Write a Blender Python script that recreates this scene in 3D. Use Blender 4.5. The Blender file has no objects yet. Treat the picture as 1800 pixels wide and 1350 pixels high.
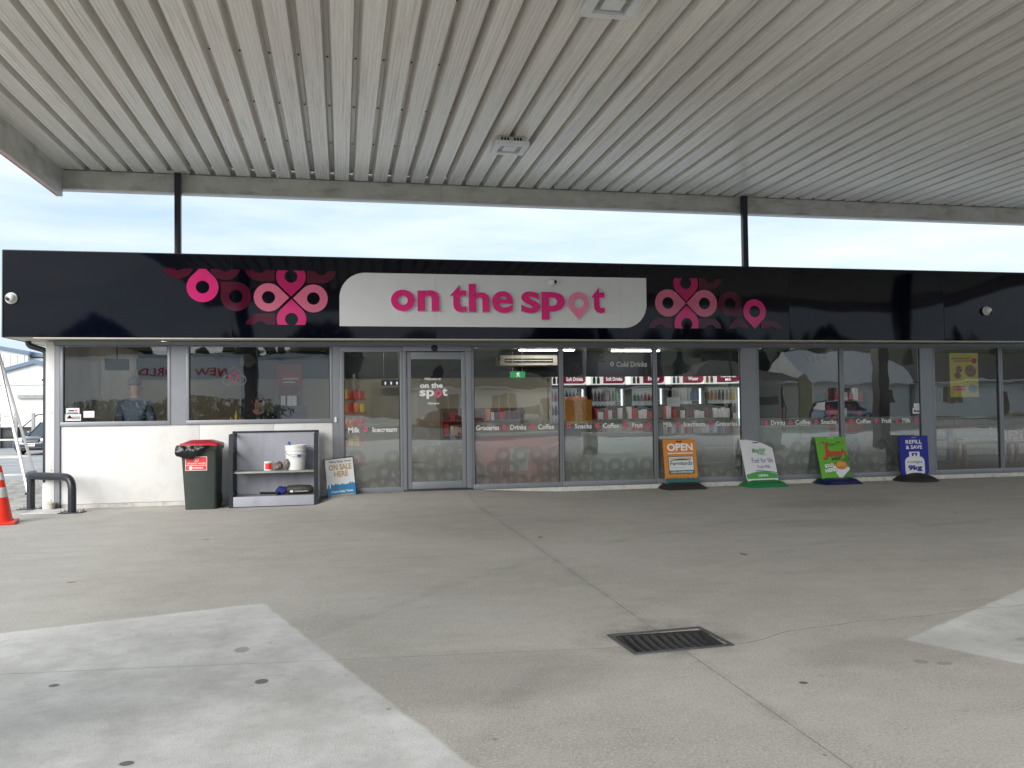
import bpy, bmesh, math, random
from mathutils import Vector, Matrix, noise
random.seed(7)
S = bpy.context.scene
COL = S.collection
rad = math.radians

# ------------------------------------------------------------------ camera
cam_data = bpy.data.cameras.new('camera')
cam_data.sensor_width = 36.0
cam_data.lens = 1474.64 / 1800 * 36.0
cam_data.clip_start = 0.05
cam_data.clip_end = 3000
cam = bpy.data.objects.new('camera', cam_data)
COL.objects.link(cam)
yaw, pitch, roll = 0.200193, 0.028930, -0.012813
fw = Vector((math.sin(yaw), math.cos(yaw), 0)); rt = Vector((math.cos(yaw), -math.sin(yaw), 0)); up = Vector((0, 0, 1))
f2 = fw * math.cos(pitch) + up * math.sin(pitch); u2 = -fw * math.sin(pitch) + up * math.cos(pitch)
r3 = rt * math.cos(roll) + u2 * math.sin(roll); u3 = -rt * math.sin(roll) + u2 * math.cos(roll)
cam.matrix_world = Matrix(((r3.x, u3.x, -f2.x, 0), (r3.y, u3.y, -f2.y, -12.8), (r3.z, u3.z, -f2.z, 1.33), (0, 0, 0, 1)))
S.camera = cam

# ------------------------------------------------------------------ world, sun, exposure
SUN_AZ, SUN_EL = rad(218), rad(25)          # direction the sun stands in: x = sin, y = cos
world = bpy.data.worlds.new('World'); S.world = world; world.use_nodes = True
wn, wl = world.node_tree.nodes, world.node_tree.links
wn.clear()
w_out = wn.new('ShaderNodeOutputWorld'); w_bg = wn.new('ShaderNodeBackground'); w_bg.inputs[1].default_value = 0.059
w_sky = wn.new('ShaderNodeTexSky'); w_sky.sky_type = 'NISHITA'; w_sky.sun_disc = False
w_sky.sun_elevation = SUN_EL; w_sky.sun_rotation = SUN_AZ; w_sky.dust_density = 2.0
w_tc = wn.new('ShaderNodeTexCoord'); w_map = wn.new('ShaderNodeMapping'); w_map.inputs['Scale'].default_value = (1.6, 1.6, 9.0)
w_noise = wn.new('ShaderNodeTexNoise'); w_noise.inputs['Scale'].default_value = 2.2; w_noise.inputs['Detail'].default_value = 6; w_noise.inputs['Roughness'].default_value = .55
w_ramp = wn.new('ShaderNodeValToRGB')
w_ramp.color_ramp.elements[0].position = .30; w_ramp.color_ramp.elements[0].color = (3.7, 4.9, 6.0, 1)
w_ramp.color_ramp.elements[1].position = .70; w_ramp.color_ramp.elements[1].color = (6.1, 6.6, 7.0, 1)
w_mix = wn.new('ShaderNodeMix'); w_mix.data_type = 'RGBA'; w_mix.inputs['Factor'].default_value = 0.88
wl.new(w_tc.outputs['Generated'], w_map.inputs[0]); wl.new(w_map.outputs[0], w_noise.inputs['Vector'])
wl.new(w_noise.outputs['Fac'], w_ramp.inputs[0]); wl.new(w_sky.outputs[0], w_mix.inputs['A']); wl.new(w_ramp.outputs[0], w_mix.inputs['B'])
wl.new(w_mix.outputs['Result'], w_bg.inputs[0]); wl.new(w_bg.outputs[0], w_out.inputs[0])

sun_data = bpy.data.lights.new('sun', 'SUN'); sun_data.energy = 1.5; sun_data.angle = rad(44); sun_data.color = (1, .97, .93)
sun = bpy.data.objects.new('sun', sun_data); COL.objects.link(sun)
sdir = Vector((math.sin(SUN_AZ) * math.cos(SUN_EL), math.cos(SUN_AZ) * math.cos(SUN_EL), math.sin(SUN_EL)))
sun.rotation_euler = sdir.to_track_quat('Z', 'Y').to_euler(); sun.location = sdir * 60

S.view_settings.view_transform = 'Standard'; S.view_settings.look = 'None'
S.view_settings.exposure = 1.56; S.view_settings.gamma = 1.0; S.view_settings.use_curve_mapping = False
S.render.engine = 'CYCLES'
S.cycles.use_denoising = True; S.cycles.max_bounces = 7; S.cycles.diffuse_bounces = 3; S.cycles.glossy_bounces = 4
S.cycles.transmission_bounces = 6; S.cycles.transparent_max_bounces = 14; S.cycles.caustics_reflective = False; S.cycles.caustics_refractive = False
S.cycles.sample_clamp_indirect = 6

# ------------------------------------------------------------------ materials
def lin(h):
    if not isinstance(h, str): return tuple(h)[:3]
    c = [int(h[i:i + 2], 16) / 255 for i in (0, 2, 4)]
    return tuple(x / 12.92 if x <= .04045 else ((x + .055) / 1.055) ** 2.4 for x in c)

def mat(name, col, rough=.55, metal=0.0, var=.08, scale=5.0, bump=0.0, bscale=60.0, spec=.5, stretch=(1, 1, 1), dirt=None, emit=0.0, coat=0.0):
    m = bpy.data.materials.new(name); m.use_nodes = True
    n, l = m.node_tree.nodes, m.node_tree.links
    b = n['Principled BSDF']; c = lin(col)
    b.inputs['Roughness'].default_value = rough; b.inputs['Metallic'].default_value = metal
    b.inputs['Specular IOR Level'].default_value = spec; b.inputs['Coat Weight'].default_value = coat
    geo = n.new('ShaderNodeNewGeometry'); mp = n.new('ShaderNodeMapping'); mp.inputs['Scale'].default_value = stretch
    l.new(geo.outputs['Position'], mp.inputs[0])
    t = n.new('ShaderNodeTexNoise'); t.inputs['Scale'].default_value = scale; t.inputs['Detail'].default_value = 5; t.inputs['Roughness'].default_value = .6
    l.new(mp.outputs[0], t.inputs['Vector'])
    r = n.new('ShaderNodeValToRGB'); r.color_ramp.elements[0].position = .3; r.color_ramp.elements[1].position = .7
    r.color_ramp.elements[0].color = tuple(x * (1 - var) for x in c) + (1,); r.color_ramp.elements[1].color = tuple(min(1, x * (1 + var)) for x in c) + (1,)
    l.new(t.outputs['Fac'], r.inputs[0]); outc = r.outputs[0]
    if dirt:
        dcol, damt, dscale, dstretch = dirt
        mp2 = n.new('ShaderNodeMapping'); mp2.inputs['Scale'].default_value = dstretch; l.new(geo.outputs['Position'], mp2.inputs[0])
        t2 = n.new('ShaderNodeTexNoise'); t2.inputs['Scale'].default_value = dscale; t2.inputs['Detail'].default_value = 8; t2.inputs['Roughness'].default_value = .65
        l.new(mp2.outputs[0], t2.inputs['Vector'])
        mr = n.new('ShaderNodeMapRange'); mr.inputs['From Min'].default_value = .5; mr.inputs['From Max'].default_value = .75; mr.inputs['To Max'].default_value = damt
        l.new(t2.outputs['Fac'], mr.inputs['Value'])
        mx = n.new('ShaderNodeMix'); mx.data_type = 'RGBA'; mx.inputs['B'].default_value = lin(dcol) + (1,)
        l.new(mr.outputs['Result'], mx.inputs['Factor']); l.new(outc, mx.inputs['A']); outc = mx.outputs['Result']
    l.new(outc, b.inputs['Base Color'])
    if bump:
        t3 = n.new('ShaderNodeTexNoise'); t3.inputs['Scale'].default_value = bscale; t3.inputs['Detail'].default_value = 4
        l.new(mp.outputs[0], t3.inputs['Vector'])
        bp = n.new('ShaderNodeBump'); bp.inputs['Strength'].default_value = bump; bp.inputs['Distance'].default_value = .01
        l.new(t3.outputs['Fac'], bp.inputs['Height']); l.new(bp.outputs[0], b.inputs['Normal'])
    if emit:
        b.inputs['Emission Color'].default_value = c + (1,); b.inputs['Emission Strength'].default_value = emit
        if emit < .8: m.cycles.emission_sampling = 'NONE'
    return m

def glass_mat(name, tint, warp, f0=.07):
    m = bpy.data.materials.new(name); m.use_nodes = True; n, l = m.node_tree.nodes, m.node_tree.links; n.clear()
    o = n.new('ShaderNodeOutputMaterial'); mx = n.new('ShaderNodeMixShader'); tr = n.new('ShaderNodeBsdfTransparent'); gl = n.new('ShaderNodeBsdfGlossy')
    tr.inputs[0].default_value = tint + (1,); gl.inputs['Roughness'].default_value = 0.0
    lw = n.new('ShaderNodeLayerWeight'); lw.inputs[0].default_value = .5      # Schlick: f0 + (1 - f0) * (1 - cos)^5, same from both sides
    pw = n.new('ShaderNodeMath'); pw.operation = 'POWER'; pw.inputs[1].default_value = 5; l.new(lw.outputs['Facing'], pw.inputs[0])
    fr = n.new('ShaderNodeMath'); fr.operation = 'MULTIPLY_ADD'; fr.inputs[1].default_value = 1 - f0; fr.inputs[2].default_value = f0; l.new(pw.outputs[0], fr.inputs[0])
    geo = n.new('ShaderNodeNewGeometry'); mp = n.new('ShaderNodeMapping'); mp.inputs['Scale'].default_value = (1, 1, 1.8); l.new(geo.outputs['Position'], mp.inputs[0])
    t = n.new('ShaderNodeTexNoise'); t.inputs['Scale'].default_value = 1.3; t.inputs['Detail'].default_value = 1.5; l.new(mp.outputs[0], t.inputs['Vector'])
    bp = n.new('ShaderNodeBump'); bp.inputs['Strength'].default_value = 1.0; bp.inputs['Distance'].default_value = warp
    l.new(t.outputs['Fac'], bp.inputs['Height']); l.new(bp.outputs[0], gl.inputs['Normal'])
    l.new(fr.outputs[0], mx.inputs[0]); l.new(tr.outputs[0], mx.inputs[1]); l.new(gl.outputs[0], mx.inputs[2]); l.new(mx.outputs[0], o.inputs[0])
    return m

def film_mat(name, col, rough, clear, blur):
    m = bpy.data.materials.new(name); m.use_nodes = True; n, l = m.node_tree.nodes, m.node_tree.links; n.clear()
    o = n.new('ShaderNodeOutputMaterial'); rf = n.new('ShaderNodeBsdfRefraction'); df = n.new('ShaderNodeBsdfDiffuse'); tp = n.new('ShaderNodeBsdfTransparent')
    rf.inputs['Roughness'].default_value = rough; rf.inputs['IOR'].default_value = 1.12; rf.inputs[0].default_value = (.95, .96, .95, 1)
    df.inputs[0].default_value = lin(col) + (1,)
    m1 = n.new('ShaderNodeMixShader'); m1.inputs[0].default_value = blur; l.new(tp.outputs[0], m1.inputs[1]); l.new(rf.outputs[0], m1.inputs[2])
    mx = n.new('ShaderNodeMixShader'); mx.inputs[0].default_value = clear
    l.new(df.outputs[0], mx.inputs[1]); l.new(m1.outputs[0], mx.inputs[2]); l.new(mx.outputs[0], o.inputs[0])
    return m

def concrete_mat():
    m = bpy.data.materials.new('forecourt_concrete'); m.use_nodes = True; n, l = m.node_tree.nodes, m.node_tree.links
    b = n['Principled BSDF']; geo = n.new('ShaderNodeNewGeometry'); pos = geo.outputs['Position']
    def tex(scale, detail=6, rough=.6, stretch=(1, 1, 1)):
        mp = n.new('ShaderNodeMapping'); mp.inputs['Scale'].default_value = stretch; l.new(pos, mp.inputs[0])
        t = n.new('ShaderNodeTexNoise'); t.inputs['Scale'].default_value = scale; t.inputs['Detail'].default_value = detail; t.inputs['Roughness'].default_value = rough
        l.new(mp.outputs[0], t.inputs['Vector']); return t.outputs['Fac']
    def math_(op, a, c, clamp=False):
        k = n.new('ShaderNodeMath'); k.operation = op; k.use_clamp = clamp
        for i, x in enumerate((a, c)):
            if isinstance(x, (int, float)): k.inputs[i].default_value = x
            else: l.new(x, k.inputs[i])
        return k.outputs[0]
    def ramp(f, p0, p1, c0=0.0, c1=1.0):
        k = n.new('ShaderNodeMapRange'); k.interpolation_type = 'SMOOTHSTEP'
        for i, v in zip(('From Min', 'From Max', 'To Min', 'To Max'), (p0, p1, c0, c1)): k.inputs[i].default_value = v
        l.new(f, k.inputs['Value']); return k.outputs[0]
    def mix(f, a, c):
        k = n.new('ShaderNodeMix'); k.data_type = 'RGBA'
        if isinstance(f, (int, float)): k.inputs['Factor'].default_value = f
        else: l.new(f, k.inputs['Factor'])
        for s, x in (('A', a), ('B', c)):
            if isinstance(x, tuple): k.inputs[s].default_value = x + (1,)
            else: l.new(x, k.inputs[s])
        return k.outputs['Result']
    base = mix(ramp(tex(.5, 5), .3, .7), (.405, .382, .342), (.51, .487, .444))
    base = mix(ramp(tex(3.2, 8, .72), .40, .70, 0, .50), base, (.57, .545, .50))                        # worn pale mottling
    base = mix(ramp(tex(2.1, 8, .7, (.5, 1.6, 1)), .46, .76, 0, .38), base, (.27, .255, .225))         # tyre and foot traffic streaks
    base = mix(ramp(tex(72, 4, .85), .48, .63, 0, .70), base, (.66, .64, .60))                         # pale aggregate
    base = mix(ramp(tex(100, 3, .8), .55, .66, 0, .75), base, (.15, .14, .125))                          # dark aggregate
    # washed pale slabs at the pump island, edges a little ragged
    sep = n.new('ShaderNodeSeparateXYZ'); l.new(pos, sep.inputs[0]); X, Y = sep.outputs[0], sep.outputs[1]
    wob = math_('MULTIPLY', math_('SUBTRACT', tex(7, 6), .5), .05)
    def line(p, q):                                   # signed distance in metres to the right of p -> q
        dx, dy = q[0] - p[0], q[1] - p[1]; k = math.hypot(dx, dy)
        v = math_('ADD', math_('MULTIPLY', X, dy / k), math_('MULTIPLY', Y, -dx / k))
        return math_('ADD', v, -(dy * p[0] - dx * p[1]) / k)
    vl = math_('MINIMUM', line((-2.052, -7.125), (-.547, -6.70)), line((-.547, -6.70), (.474, -9.685)))
    vr = math_('MINIMUM', line((3.09, -8.574), (4.76, -7.617)), line((3.376, -9.109), (3.09, -8.574)))
    v = math_('ADD', math_('MAXIMUM', vl, vr), wob)
    patch = ramp(v, -.015, .02)
    pale = math_('ADD', math_('MULTIPLY', math_('SUBTRACT', 1.0, ramp(v, .02, .42)), .32), ramp(tex(2.6, 8, .68), .30, .72, 0, .72))
    wash = mix(pale, (.50, .495, .48), (.80, .795, .78))
    base = mix(math_('MULTIPLY', patch, ramp(tex(1.1, 4), .25, .55, .75, .97)), base, wash)
    base = mix(math_('MULTIPLY', ramp(tex(120, 4, .75), .48, .70, 0, .45), patch), base, (.28, .28, .27))
    base = mix(ramp(tex(14, 8, .75), .52, .72, 0, .30), base, (.20, .19, .17))                          # small grime blotches
    # oil spots and gum
    vor = n.new('ShaderNodeTexVoronoi'); vor.feature = 'F1'; vor.inputs['Scale'].default_value = 1.5; vor.inputs['Randomness'].default_value = 1
    mp = n.new('ShaderNodeMapping'); mp.inputs['Scale'].default_value = (1, 1.25, 1); l.new(pos, mp.inputs[0])
    dis = n.new('ShaderNodeMix'); dis.data_type = 'VECTOR'; l.new(mp.outputs[0], dis.inputs['A'])
    nz = n.new('ShaderNodeTexNoise'); nz.inputs['Scale'].default_value = 9; l.new(pos, nz.inputs['Vector'])
    va = n.new('ShaderNodeVectorMath'); va.operation = 'MULTIPLY_ADD'; l.new(nz.outputs['Color'], va.inputs[0]); va.inputs[1].default_value = (.06, .06, 0); l.new(mp.outputs[0], va.inputs[2])
    l.new(va.outputs[0], vor.inputs['Vector'])
    csep = n.new('ShaderNodeSeparateColor'); l.new(vor.outputs['Color'], csep.inputs[0])
    rr = ramp(csep.outputs[0], .62, 1.0, 0.0, .06)
    spot = math_('LESS_THAN', vor.outputs['Distance'], rr)
    base = mix(math_('MULTIPLY', spot, ramp(csep.outputs[1], 0, 1, .25, .75)), base, (.10, .097, .09))
    nzs = math_('MULTIPLY', math_('SUBTRACT', tex(22, 4), .5), .9)
    for sx_, sy_, ra, rb, am in ((-.397, -8.46, .045, .06, .8), (-.559, -7.858, .055, .09, .45), (-.812, -9.342, .04, .035, .85), (-1.393, -8.279, .035, .04, .8), (2.154, -9.101, .03, .03, .85), (2.914, -8.945, .05, .05, .35), (3.006, -8.998, .06, .04, .35),
                                 (3.51, -5.814, .04, .09, .7), (1.995, -4.34, .04, .08, .6), (4.1, -8.75, .16, .10, .3), (4.0, -8.98, .10, .06, .3), (3.75, -8.72, .07, .05, .3), (5.2, -4.2, .6, .4, .16), (6.5, -2.6, 1.2, .5, .2), (.55, -8.62, .95, .55, .22), (2.9, -8.75, .7, .3, .14), (1.6, -3.2, 1.4, 1.6, .10)):
        ex_ = math_('DIVIDE', math_('SUBTRACT', X, sx_), ra * .78); ey_ = math_('DIVIDE', math_('SUBTRACT', Y, sy_), rb * .72)
        dd = math_('ADD', math_('ADD', math_('MULTIPLY', ex_, ex_), math_('MULTIPLY', ey_, ey_)), nzs)
        base = mix(ramp(dd, .55, 1.15 if am > .3 else 1.9, am, 0.0), base, (.085, .082, .076))
    for jx_, jw in ((JX, .0),):                                                                          # grime drawn along the joint between the slabs
        dj = math_('ABSOLUTE', math_('SUBTRACT', X, jx_), 0)
        base = mix(math_('MULTIPLY', ramp(dj, 0.0, .07, .25, 0.0), ramp(tex(3.5, 6), .35, .65)), base, (.17, .16, .14))
    dg = math_('ADD', math_('POWER', math_('DIVIDE', math_('SUBTRACT', X, 1.81), .52), 2), math_('POWER', math_('DIVIDE', math_('SUBTRACT', Y, -8.2), .42), 2))
    base = mix(math_('MULTIPLY', ramp(dg, .3, 1.3, .55, 0.0), ramp(tex(6, 6), .25, .7)), base, (.16, .145, .125))     # silt round the drain
    base = mix(math_('MULTIPLY', ramp(Y, -.32, .02, 0.0, .6), ramp(tex(5, 7, .7, (1, .5, 1)), .36, .64)), base, (.15, .138, .118))      # patchy darker band along the wall foot
    sw = math_('ABSOLUTE', math_('SUBTRACT', math_('SQRT', math_('ADD', math_('POWER', math_('SUBTRACT', X, 9.0), 2), math_('POWER', math_('SUBTRACT', Y, -14.0), 2)), 0), 10.4), 0)
    sw2 = math_('ABSOLUTE', math_('SUBTRACT', sw, .75), 0)
    base = mix(math_('MULTIPLY', ramp(sw2, .02, .12, .16, 0.0), ramp(tex(1.8, 6), .42, .62)), base, (.15, .145, .135))  # tyre track swinging past the shop
    vor2 = n.new('ShaderNodeTexVoronoi'); vor2.inputs['Scale'].default_value = 5; l.new(pos, vor2.inputs['Vector'])
    cs2 = n.new('ShaderNodeSeparateColor'); l.new(vor2.outputs['Color'], cs2.inputs[0])
    sp2 = math_('LESS_THAN', vor2.outputs['Distance'], ramp(cs2.outputs[0], .7, 1, 0, .055))
    base = mix(math_('MULTIPLY', sp2, .6), base, (.16, .15, .135))
    l.new(base, b.inputs['Base Color'])
    b.inputs['Roughness'].default_value = .78; b.inputs['Specular IOR Level'].default_value = .35
    bp = n.new('ShaderNodeBump'); bp.inputs['Strength'].default_value = .35; bp.inputs['Distance'].default_value = .006
    l.new(math_('ADD', tex(120, 4, .7), math_('MULTIPLY', tex(8, 4), 1.2)), bp.inputs['Height']); l.new(bp.outputs[0], b.inputs['Normal'])
    return m

JX = 1.82
MT = {}
MT['concrete'] = concrete_mat()
MT['asphalt'] = mat('asphalt', (.085, .083, .08), .85, var=.25, scale=1.2, bump=.3, bscale=90)
MT['pale_yard'] = mat('pale_yard_asphalt', (.36, .36, .35), .85, var=.2, scale=.7, bump=.2, bscale=60)
MT['line_white'] = mat('road_paint', (.75, .75, .73), .7, var=.12, scale=6)
MT['grass'] = mat('grass', (.07, .10, .03), .9, var=.4, scale=2)
MT['hill'] = mat('hill_scrub', (.045, .055, .028), .95, var=.55, scale=.035, dirt=((.10, .09, .045), .8, .02, (1, 1, 1)))
MT['wood_leaf'] = mat('dark_pine_leaf', (.022, .032, .016), .9, var=.4, scale=.3)
MT['leaf'] = mat('hedge_leaf', (.055, .075, .022), .8, var=.5, scale=3)
MT['canopy'] = mat('canopy_sheet_paint', (.94, .900, .825), .26, var=.04, scale=3, stretch=(6, .15, 6), dirt=((.46, .43, .37), .6, 3.0, (9, .25, 1)))
def per_sheet(m, amt):
    n, l = m.node_tree.nodes, m.node_tree.links; b = n['Principled BSDF']; src = b.inputs['Base Color'].links[0].from_socket
    oi = n.new('ShaderNodeObjectInfo'); mr = n.new('ShaderNodeMapRange'); mr.inputs['To Min'].default_value = 1 - amt; mr.inputs['To Max'].default_value = 1.0
    l.new(oi.outputs['Random'], mr.inputs['Value']); mx = n.new('ShaderNodeVectorMath'); mx.operation = 'SCALE'; l.new(src, mx.inputs[0]); l.new(mr.outputs[0], mx.inputs['Scale']); l.new(mx.outputs[0], b.inputs['Base Color'])
per_sheet(MT['canopy'], .14)
MT['beam'] = mat('canopy_beam_paint', (.55, .535, .49), .5, var=.12, scale=3, dirt=((.22, .20, .17), .8, 2.2, (1, 1, 3)))
MT['white_trim'] = mat('white_trim_lit_flange', (.8, .8, .79), .4)
MT['red_trim'] = mat('red_canopy_trim', (.55, .03, .03), .35)
MT['screw'] = mat('screw_steel', (.12, .11, .10), .5, .6)
MT['post'] = mat('charcoal_post_paint', (.018, .02, .026), .35, var=.2)
MT['fascia'] = mat('gloss_black_panel', (.0018, .0026, .0075), .04, var=.1, spec=.26, bump=0)
MT['sign_white'] = mat('sign_white_panel', (.74, .75, .755), .28, var=.02, spec=.4)
MT['magenta'] = mat('magenta_acrylic', (.80, .010, .21), .2, var=.05)
MT['pink'] = mat('pink_acrylic', (.92, .24, .40), .2, var=.05)
MT['letter_side'] = mat('letter_return', (.72, .72, .72), .4)
MT['vinyl_hot'] = mat('vinyl_hot_pink', (.64, .028, .18), .06, var=.03, spec=.3)
MT['vinyl_pink'] = mat('vinyl_soft_pink', (.60, .14, .235), .06, var=.03, spec=.3)
MT['vinyl_deep'] = mat('vinyl_crimson', (.44, .012, .11), .06, var=.03, spec=.3)
MT['vinyl_dark'] = mat('vinyl_maroon', (.075, .006, .022), .06, var=.03, spec=.3)
MT['soffit'] = mat('cream_soffit', (.60, .57, .49), .6, var=.08, scale=2)
MT['wall_white'] = mat('white_painted_panel', (.70, .695, .68), .55, var=.025, scale=1.5, dirt=((.40, .385, .36), .28, 3.4, (1, 1, .8)))
MT['plinth'] = mat('white_plinth', (.56, .55, .52), .8, var=.1, scale=8, dirt=((.25, .22, .18), .8, 9, (1, 1, 1)))
MT['alu'] = mat('grey_aluminium_frame', (.235, .25, .275), .38, .25, var=.05, scale=3)
MT['alu_dark'] = mat('frame_dark_grey', (.03, .03, .032), .6)  # near-black of gaskets, door threshold and fascia backing
MT['glass'] = glass_mat('shop_glass', (.955, .965, .955), .0014, .125)
MT['glass_far'] = glass_mat('far_glass', (.25, .28, .3), .003, .06)
MT['film'] = film_mat('frosted_film', (.64, .67, .66), .26, .68, .45)
MT['pin_film'] = film_mat('printed_pin_film', (.30, .315, .31), .30, .64, .45)
MT['txt_white'] = mat('white_vinyl', (.88, .88, .88), .5, var=.01)
MT['txt_grey'] = mat('grey_vinyl', (.46, .46, .46), .5, var=.01)
MT['txt_pink'] = mat('pink_vinyl', (.75, .10, .24), .5, var=.01)
MT['black'] = mat('black_plastic', (.012, .012, .013), .4, var=.2)
MT['rubber'] = mat('black_rubber', (.013, .013, .014), .7, var=.3, bump=.2, bscale=200)
MT['white_plastic'] = mat('white_plastic', (.80, .80, .79), .35)
MT['steel'] = mat('galvanised_steel', (.5, .5, .5), .4, .7, var=.15, scale=20)
MT['iron'] = mat('cast_iron', (.095, .095, .10), .45, .4, var=.3, scale=30, bump=.4, bscale=120)
MT['pit'] = mat('pit_dark', (.02, .019, .017), .9)
MT['joint'] = mat('joint_sealant', (.12, .112, .10), .9, var=.5, scale=3)
MT['red'] = mat('red_paint', (.55, .012, .012), .4)
MT['bin_green'] = mat('bin_green_plastic', (.026, .036, .030), .42, var=.12, scale=8, bump=.1, bscale=300)
MT['lid_red'] = mat('lid_red_plastic', (.45, .012, .03), .4, var=.12, scale=8)
MT['bag'] = mat('black_bin_bag', (.008, .008, .009), .18, bump=.9, bscale=28)
MT['label_red'] = mat('label_red', (.72, .035, .03), .5, var=.05)
MT['lilac'] = mat('lilac_grey_panel', (.35, .36, .415), .5, var=.06, scale=2, dirt=((.22, .21, .22), .6, 3.2, (2, 2, .5)))
MT['navy'] = mat('dark_navy_frame', (.014, .019, .027), .4)
MT['shelf'] = mat('worn_shelf', (.30, .30, .29), .5, var=.2, scale=9)
MT['navyblue'] = mat('navy_plastic', (.006, .007, .075), .4)
MT['royal'] = mat('royal_blue_print', (.006, .012, .27), .45, var=.03)
MT['orange'] = mat('orange_print', (.66, .24, .03), .5, var=.03)
MT['teal'] = mat('teal_print', (.03, .13, .13), .5)
MT['board_white'] = mat('board_white_print', (.72, .72, .74), .45, var=.02)
MT['green_print'] = mat('green_print', (.12, .42, .03), .45, var=.03)
MT['green_dark'] = mat('green_dark_print', (.06, .20, .03), .5)
MT['green_base'] = mat('green_plastic', (.004, .18, .045), .45)
MT['green_mid'] = mat('leaf_green_print', (.07, .34, .07), .5)
MT['ink'] = mat('black_ink', (.015, .018, .016), .5)
MT['ink_blue'] = mat('blue_ink', (.05, .05, .30), .5)
MT['script_red'] = mat('script_red_ink', (.62, .05, .03), .5)
MT['pie'] = mat('pie_crust_print', (.55, .19, .03), .5, var=.3, scale=40)
MT['gold'] = mat('gold_ink', (.50, .33, .09), .5)
MT['news_blue'] = mat('newspaper_blue', (.02, .20, .42), .45)
MT['cone'] = mat('cone_orange', (.85, .035, .018), .45, var=.06)
MT['reflect'] = mat('reflective_band', (.58, .58, .57), .35, var=.25, scale=40)
MT['ladder'] = mat('ladder_aluminium', (.55, .54, .53), .4, .5, var=.1)
MT['shed_white'] = mat('shed_white', (.78, .78, .78), .6, var=.03, scale=.5)
MT['shed_roof'] = mat('shed_blue_grey', (.13, .19, .27), .5)
MT['timber'] = mat('grey_timber', (.34, .34, .34), .8, var=.15)
MT['tyre'] = mat('tyre', (.012, .012, .012), .8)
MT['rim'] = mat('alloy_rim', (.45, .45, .46), .3, .8)
MT['car_dark'] = mat('car_slate_blue', (.06, .072, .10), .2, .4, coat=.8)
MT['car_blue'] = mat('car_pale_blue', (.38, .53, .66), .22, .2, coat=.8)
MT['car_red'] = mat('car_red', (.32, .012, .015), .22, .1, coat=.8)
MT['car_white'] = mat('car_white', (.75, .75, .75), .25, coat=.8)
MT['lamp_glass'] = mat('lamp_lens', (.75, .76, .74), .12)
MT['floor'] = mat('shop_floor', (.20, .19, .18), .3, var=.1, scale=3)
MT['ceil'] = mat('shop_ceiling', (.42, .41, .39), .8)
MT['bulkhead'] = mat('dark_bulkhead', (.010, .013, .026), .5)
MT['beige'] = mat('beige_wall', (.47, .42, .32), .7, var=.03)
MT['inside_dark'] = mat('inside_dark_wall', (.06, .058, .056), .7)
MT['tube'] = mat('lit_tube', (1, .97, .9), .5, emit=11.0)
MT['txt_lit'] = mat('lit_white_lettering', (.92, .92, .92), .5, emit=.4)
MT['downlight'] = mat('lit_downlight', (1, .95, .85), .5, emit=22.0)
MT['header_lit'] = mat('lit_header_white', (.92, .92, .90), .5, emit=.30)
MT['maroon'] = mat('header_maroon', (.33, .006, .045), .5, emit=.16)
MT['fridge_in'] = mat('fridge_lit_inside', (.62, .66, .68), .5, emit=.10)  # back panel glows faintly to stand for the lamp's light on it
MT['fridge_lamp'] = mat('fridge_lamp', (.85, .93, 1), .5, emit=.9)
MT['exit'] = mat('exit_green', (.01, .36, .10), .5, emit=.22)
MT['freezer_red'] = mat('freezer_red', (.75, .02, .03), .4)
MT['freezer_white'] = mat('freezer_white', (.60, .74, .71), .4)
MT['orange_box'] = mat('orange_crate', (.72, .30, .02), .5, var=.25, scale=18)
MT['skin'] = mat('skin', (.50, .27, .19), .55)
MT['hair_dark'] = mat('dark_hair', (.010, .008, .008), .5)
MT['hair_grey'] = mat('grey_cap', (.16, .17, .18), .8)
MT['jacket'] = mat('slate_jacket', (.10, .13, .18), .6, var=.2)
MT['jacket_dark'] = mat('black_top', (.012, .012, .014), .7)
MT['denim'] = mat('dark_trousers', (.02, .022, .03), .8)
MT['poster_y'] = mat('poster_yellow', (.68, .58, .10), .5, var=.06)
MT['poster_red'] = mat('poster_red', (.48, .012, .015), .5)
MT['wood'] = mat('table_timber', (.24, .15, .085), .5, var=.25, scale=4, stretch=(1, 12, 12))
MT['tile'] = mat('white_wall_tile', (.70, .70, .68), .2, var=.03)
MT['grout'] = mat('tile_grout', (.22, .22, .22), .8)
MT['house_blue'] = mat('pale_blue_boards', (.68, .74, .79), .6, var=.05)
MT['house_cream'] = mat('cream_boards', (.66, .62, .53), .6, var=.05)
MT['house_white'] = mat('white_boards', (.80, .80, .78), .6, var=.05)
MT['roof_dark'] = mat('dark_roof_tiles', (.035, .035, .04), .7, var=.2)
MT['roof_grey'] = mat('pale_roof_iron', (.45, .46, .47), .5, var=.1)
MT['roof_brown'] = mat('brown_roof_tiles', (.10, .085, .07), .7, var=.2)
MT['bark'] = mat('bark', (.06, .05, .04), .9)
CANS = [mat('can_' + n, c, .3, .1, emit=.03) for n, c in (('red', (.5, .02, .02)), ('green', (.03, .3, .08)), ('orange', (.7, .22, .05)), ('white', (.7, .7, .7)), ('brown', (.12, .03, .02)), ('lime', (.35, .5, .04)), ('blue', (.03, .15, .45)), ('yellow', (.75, .5, .05)))]  # faint emission added: cans and packets glow without being lamps

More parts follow.
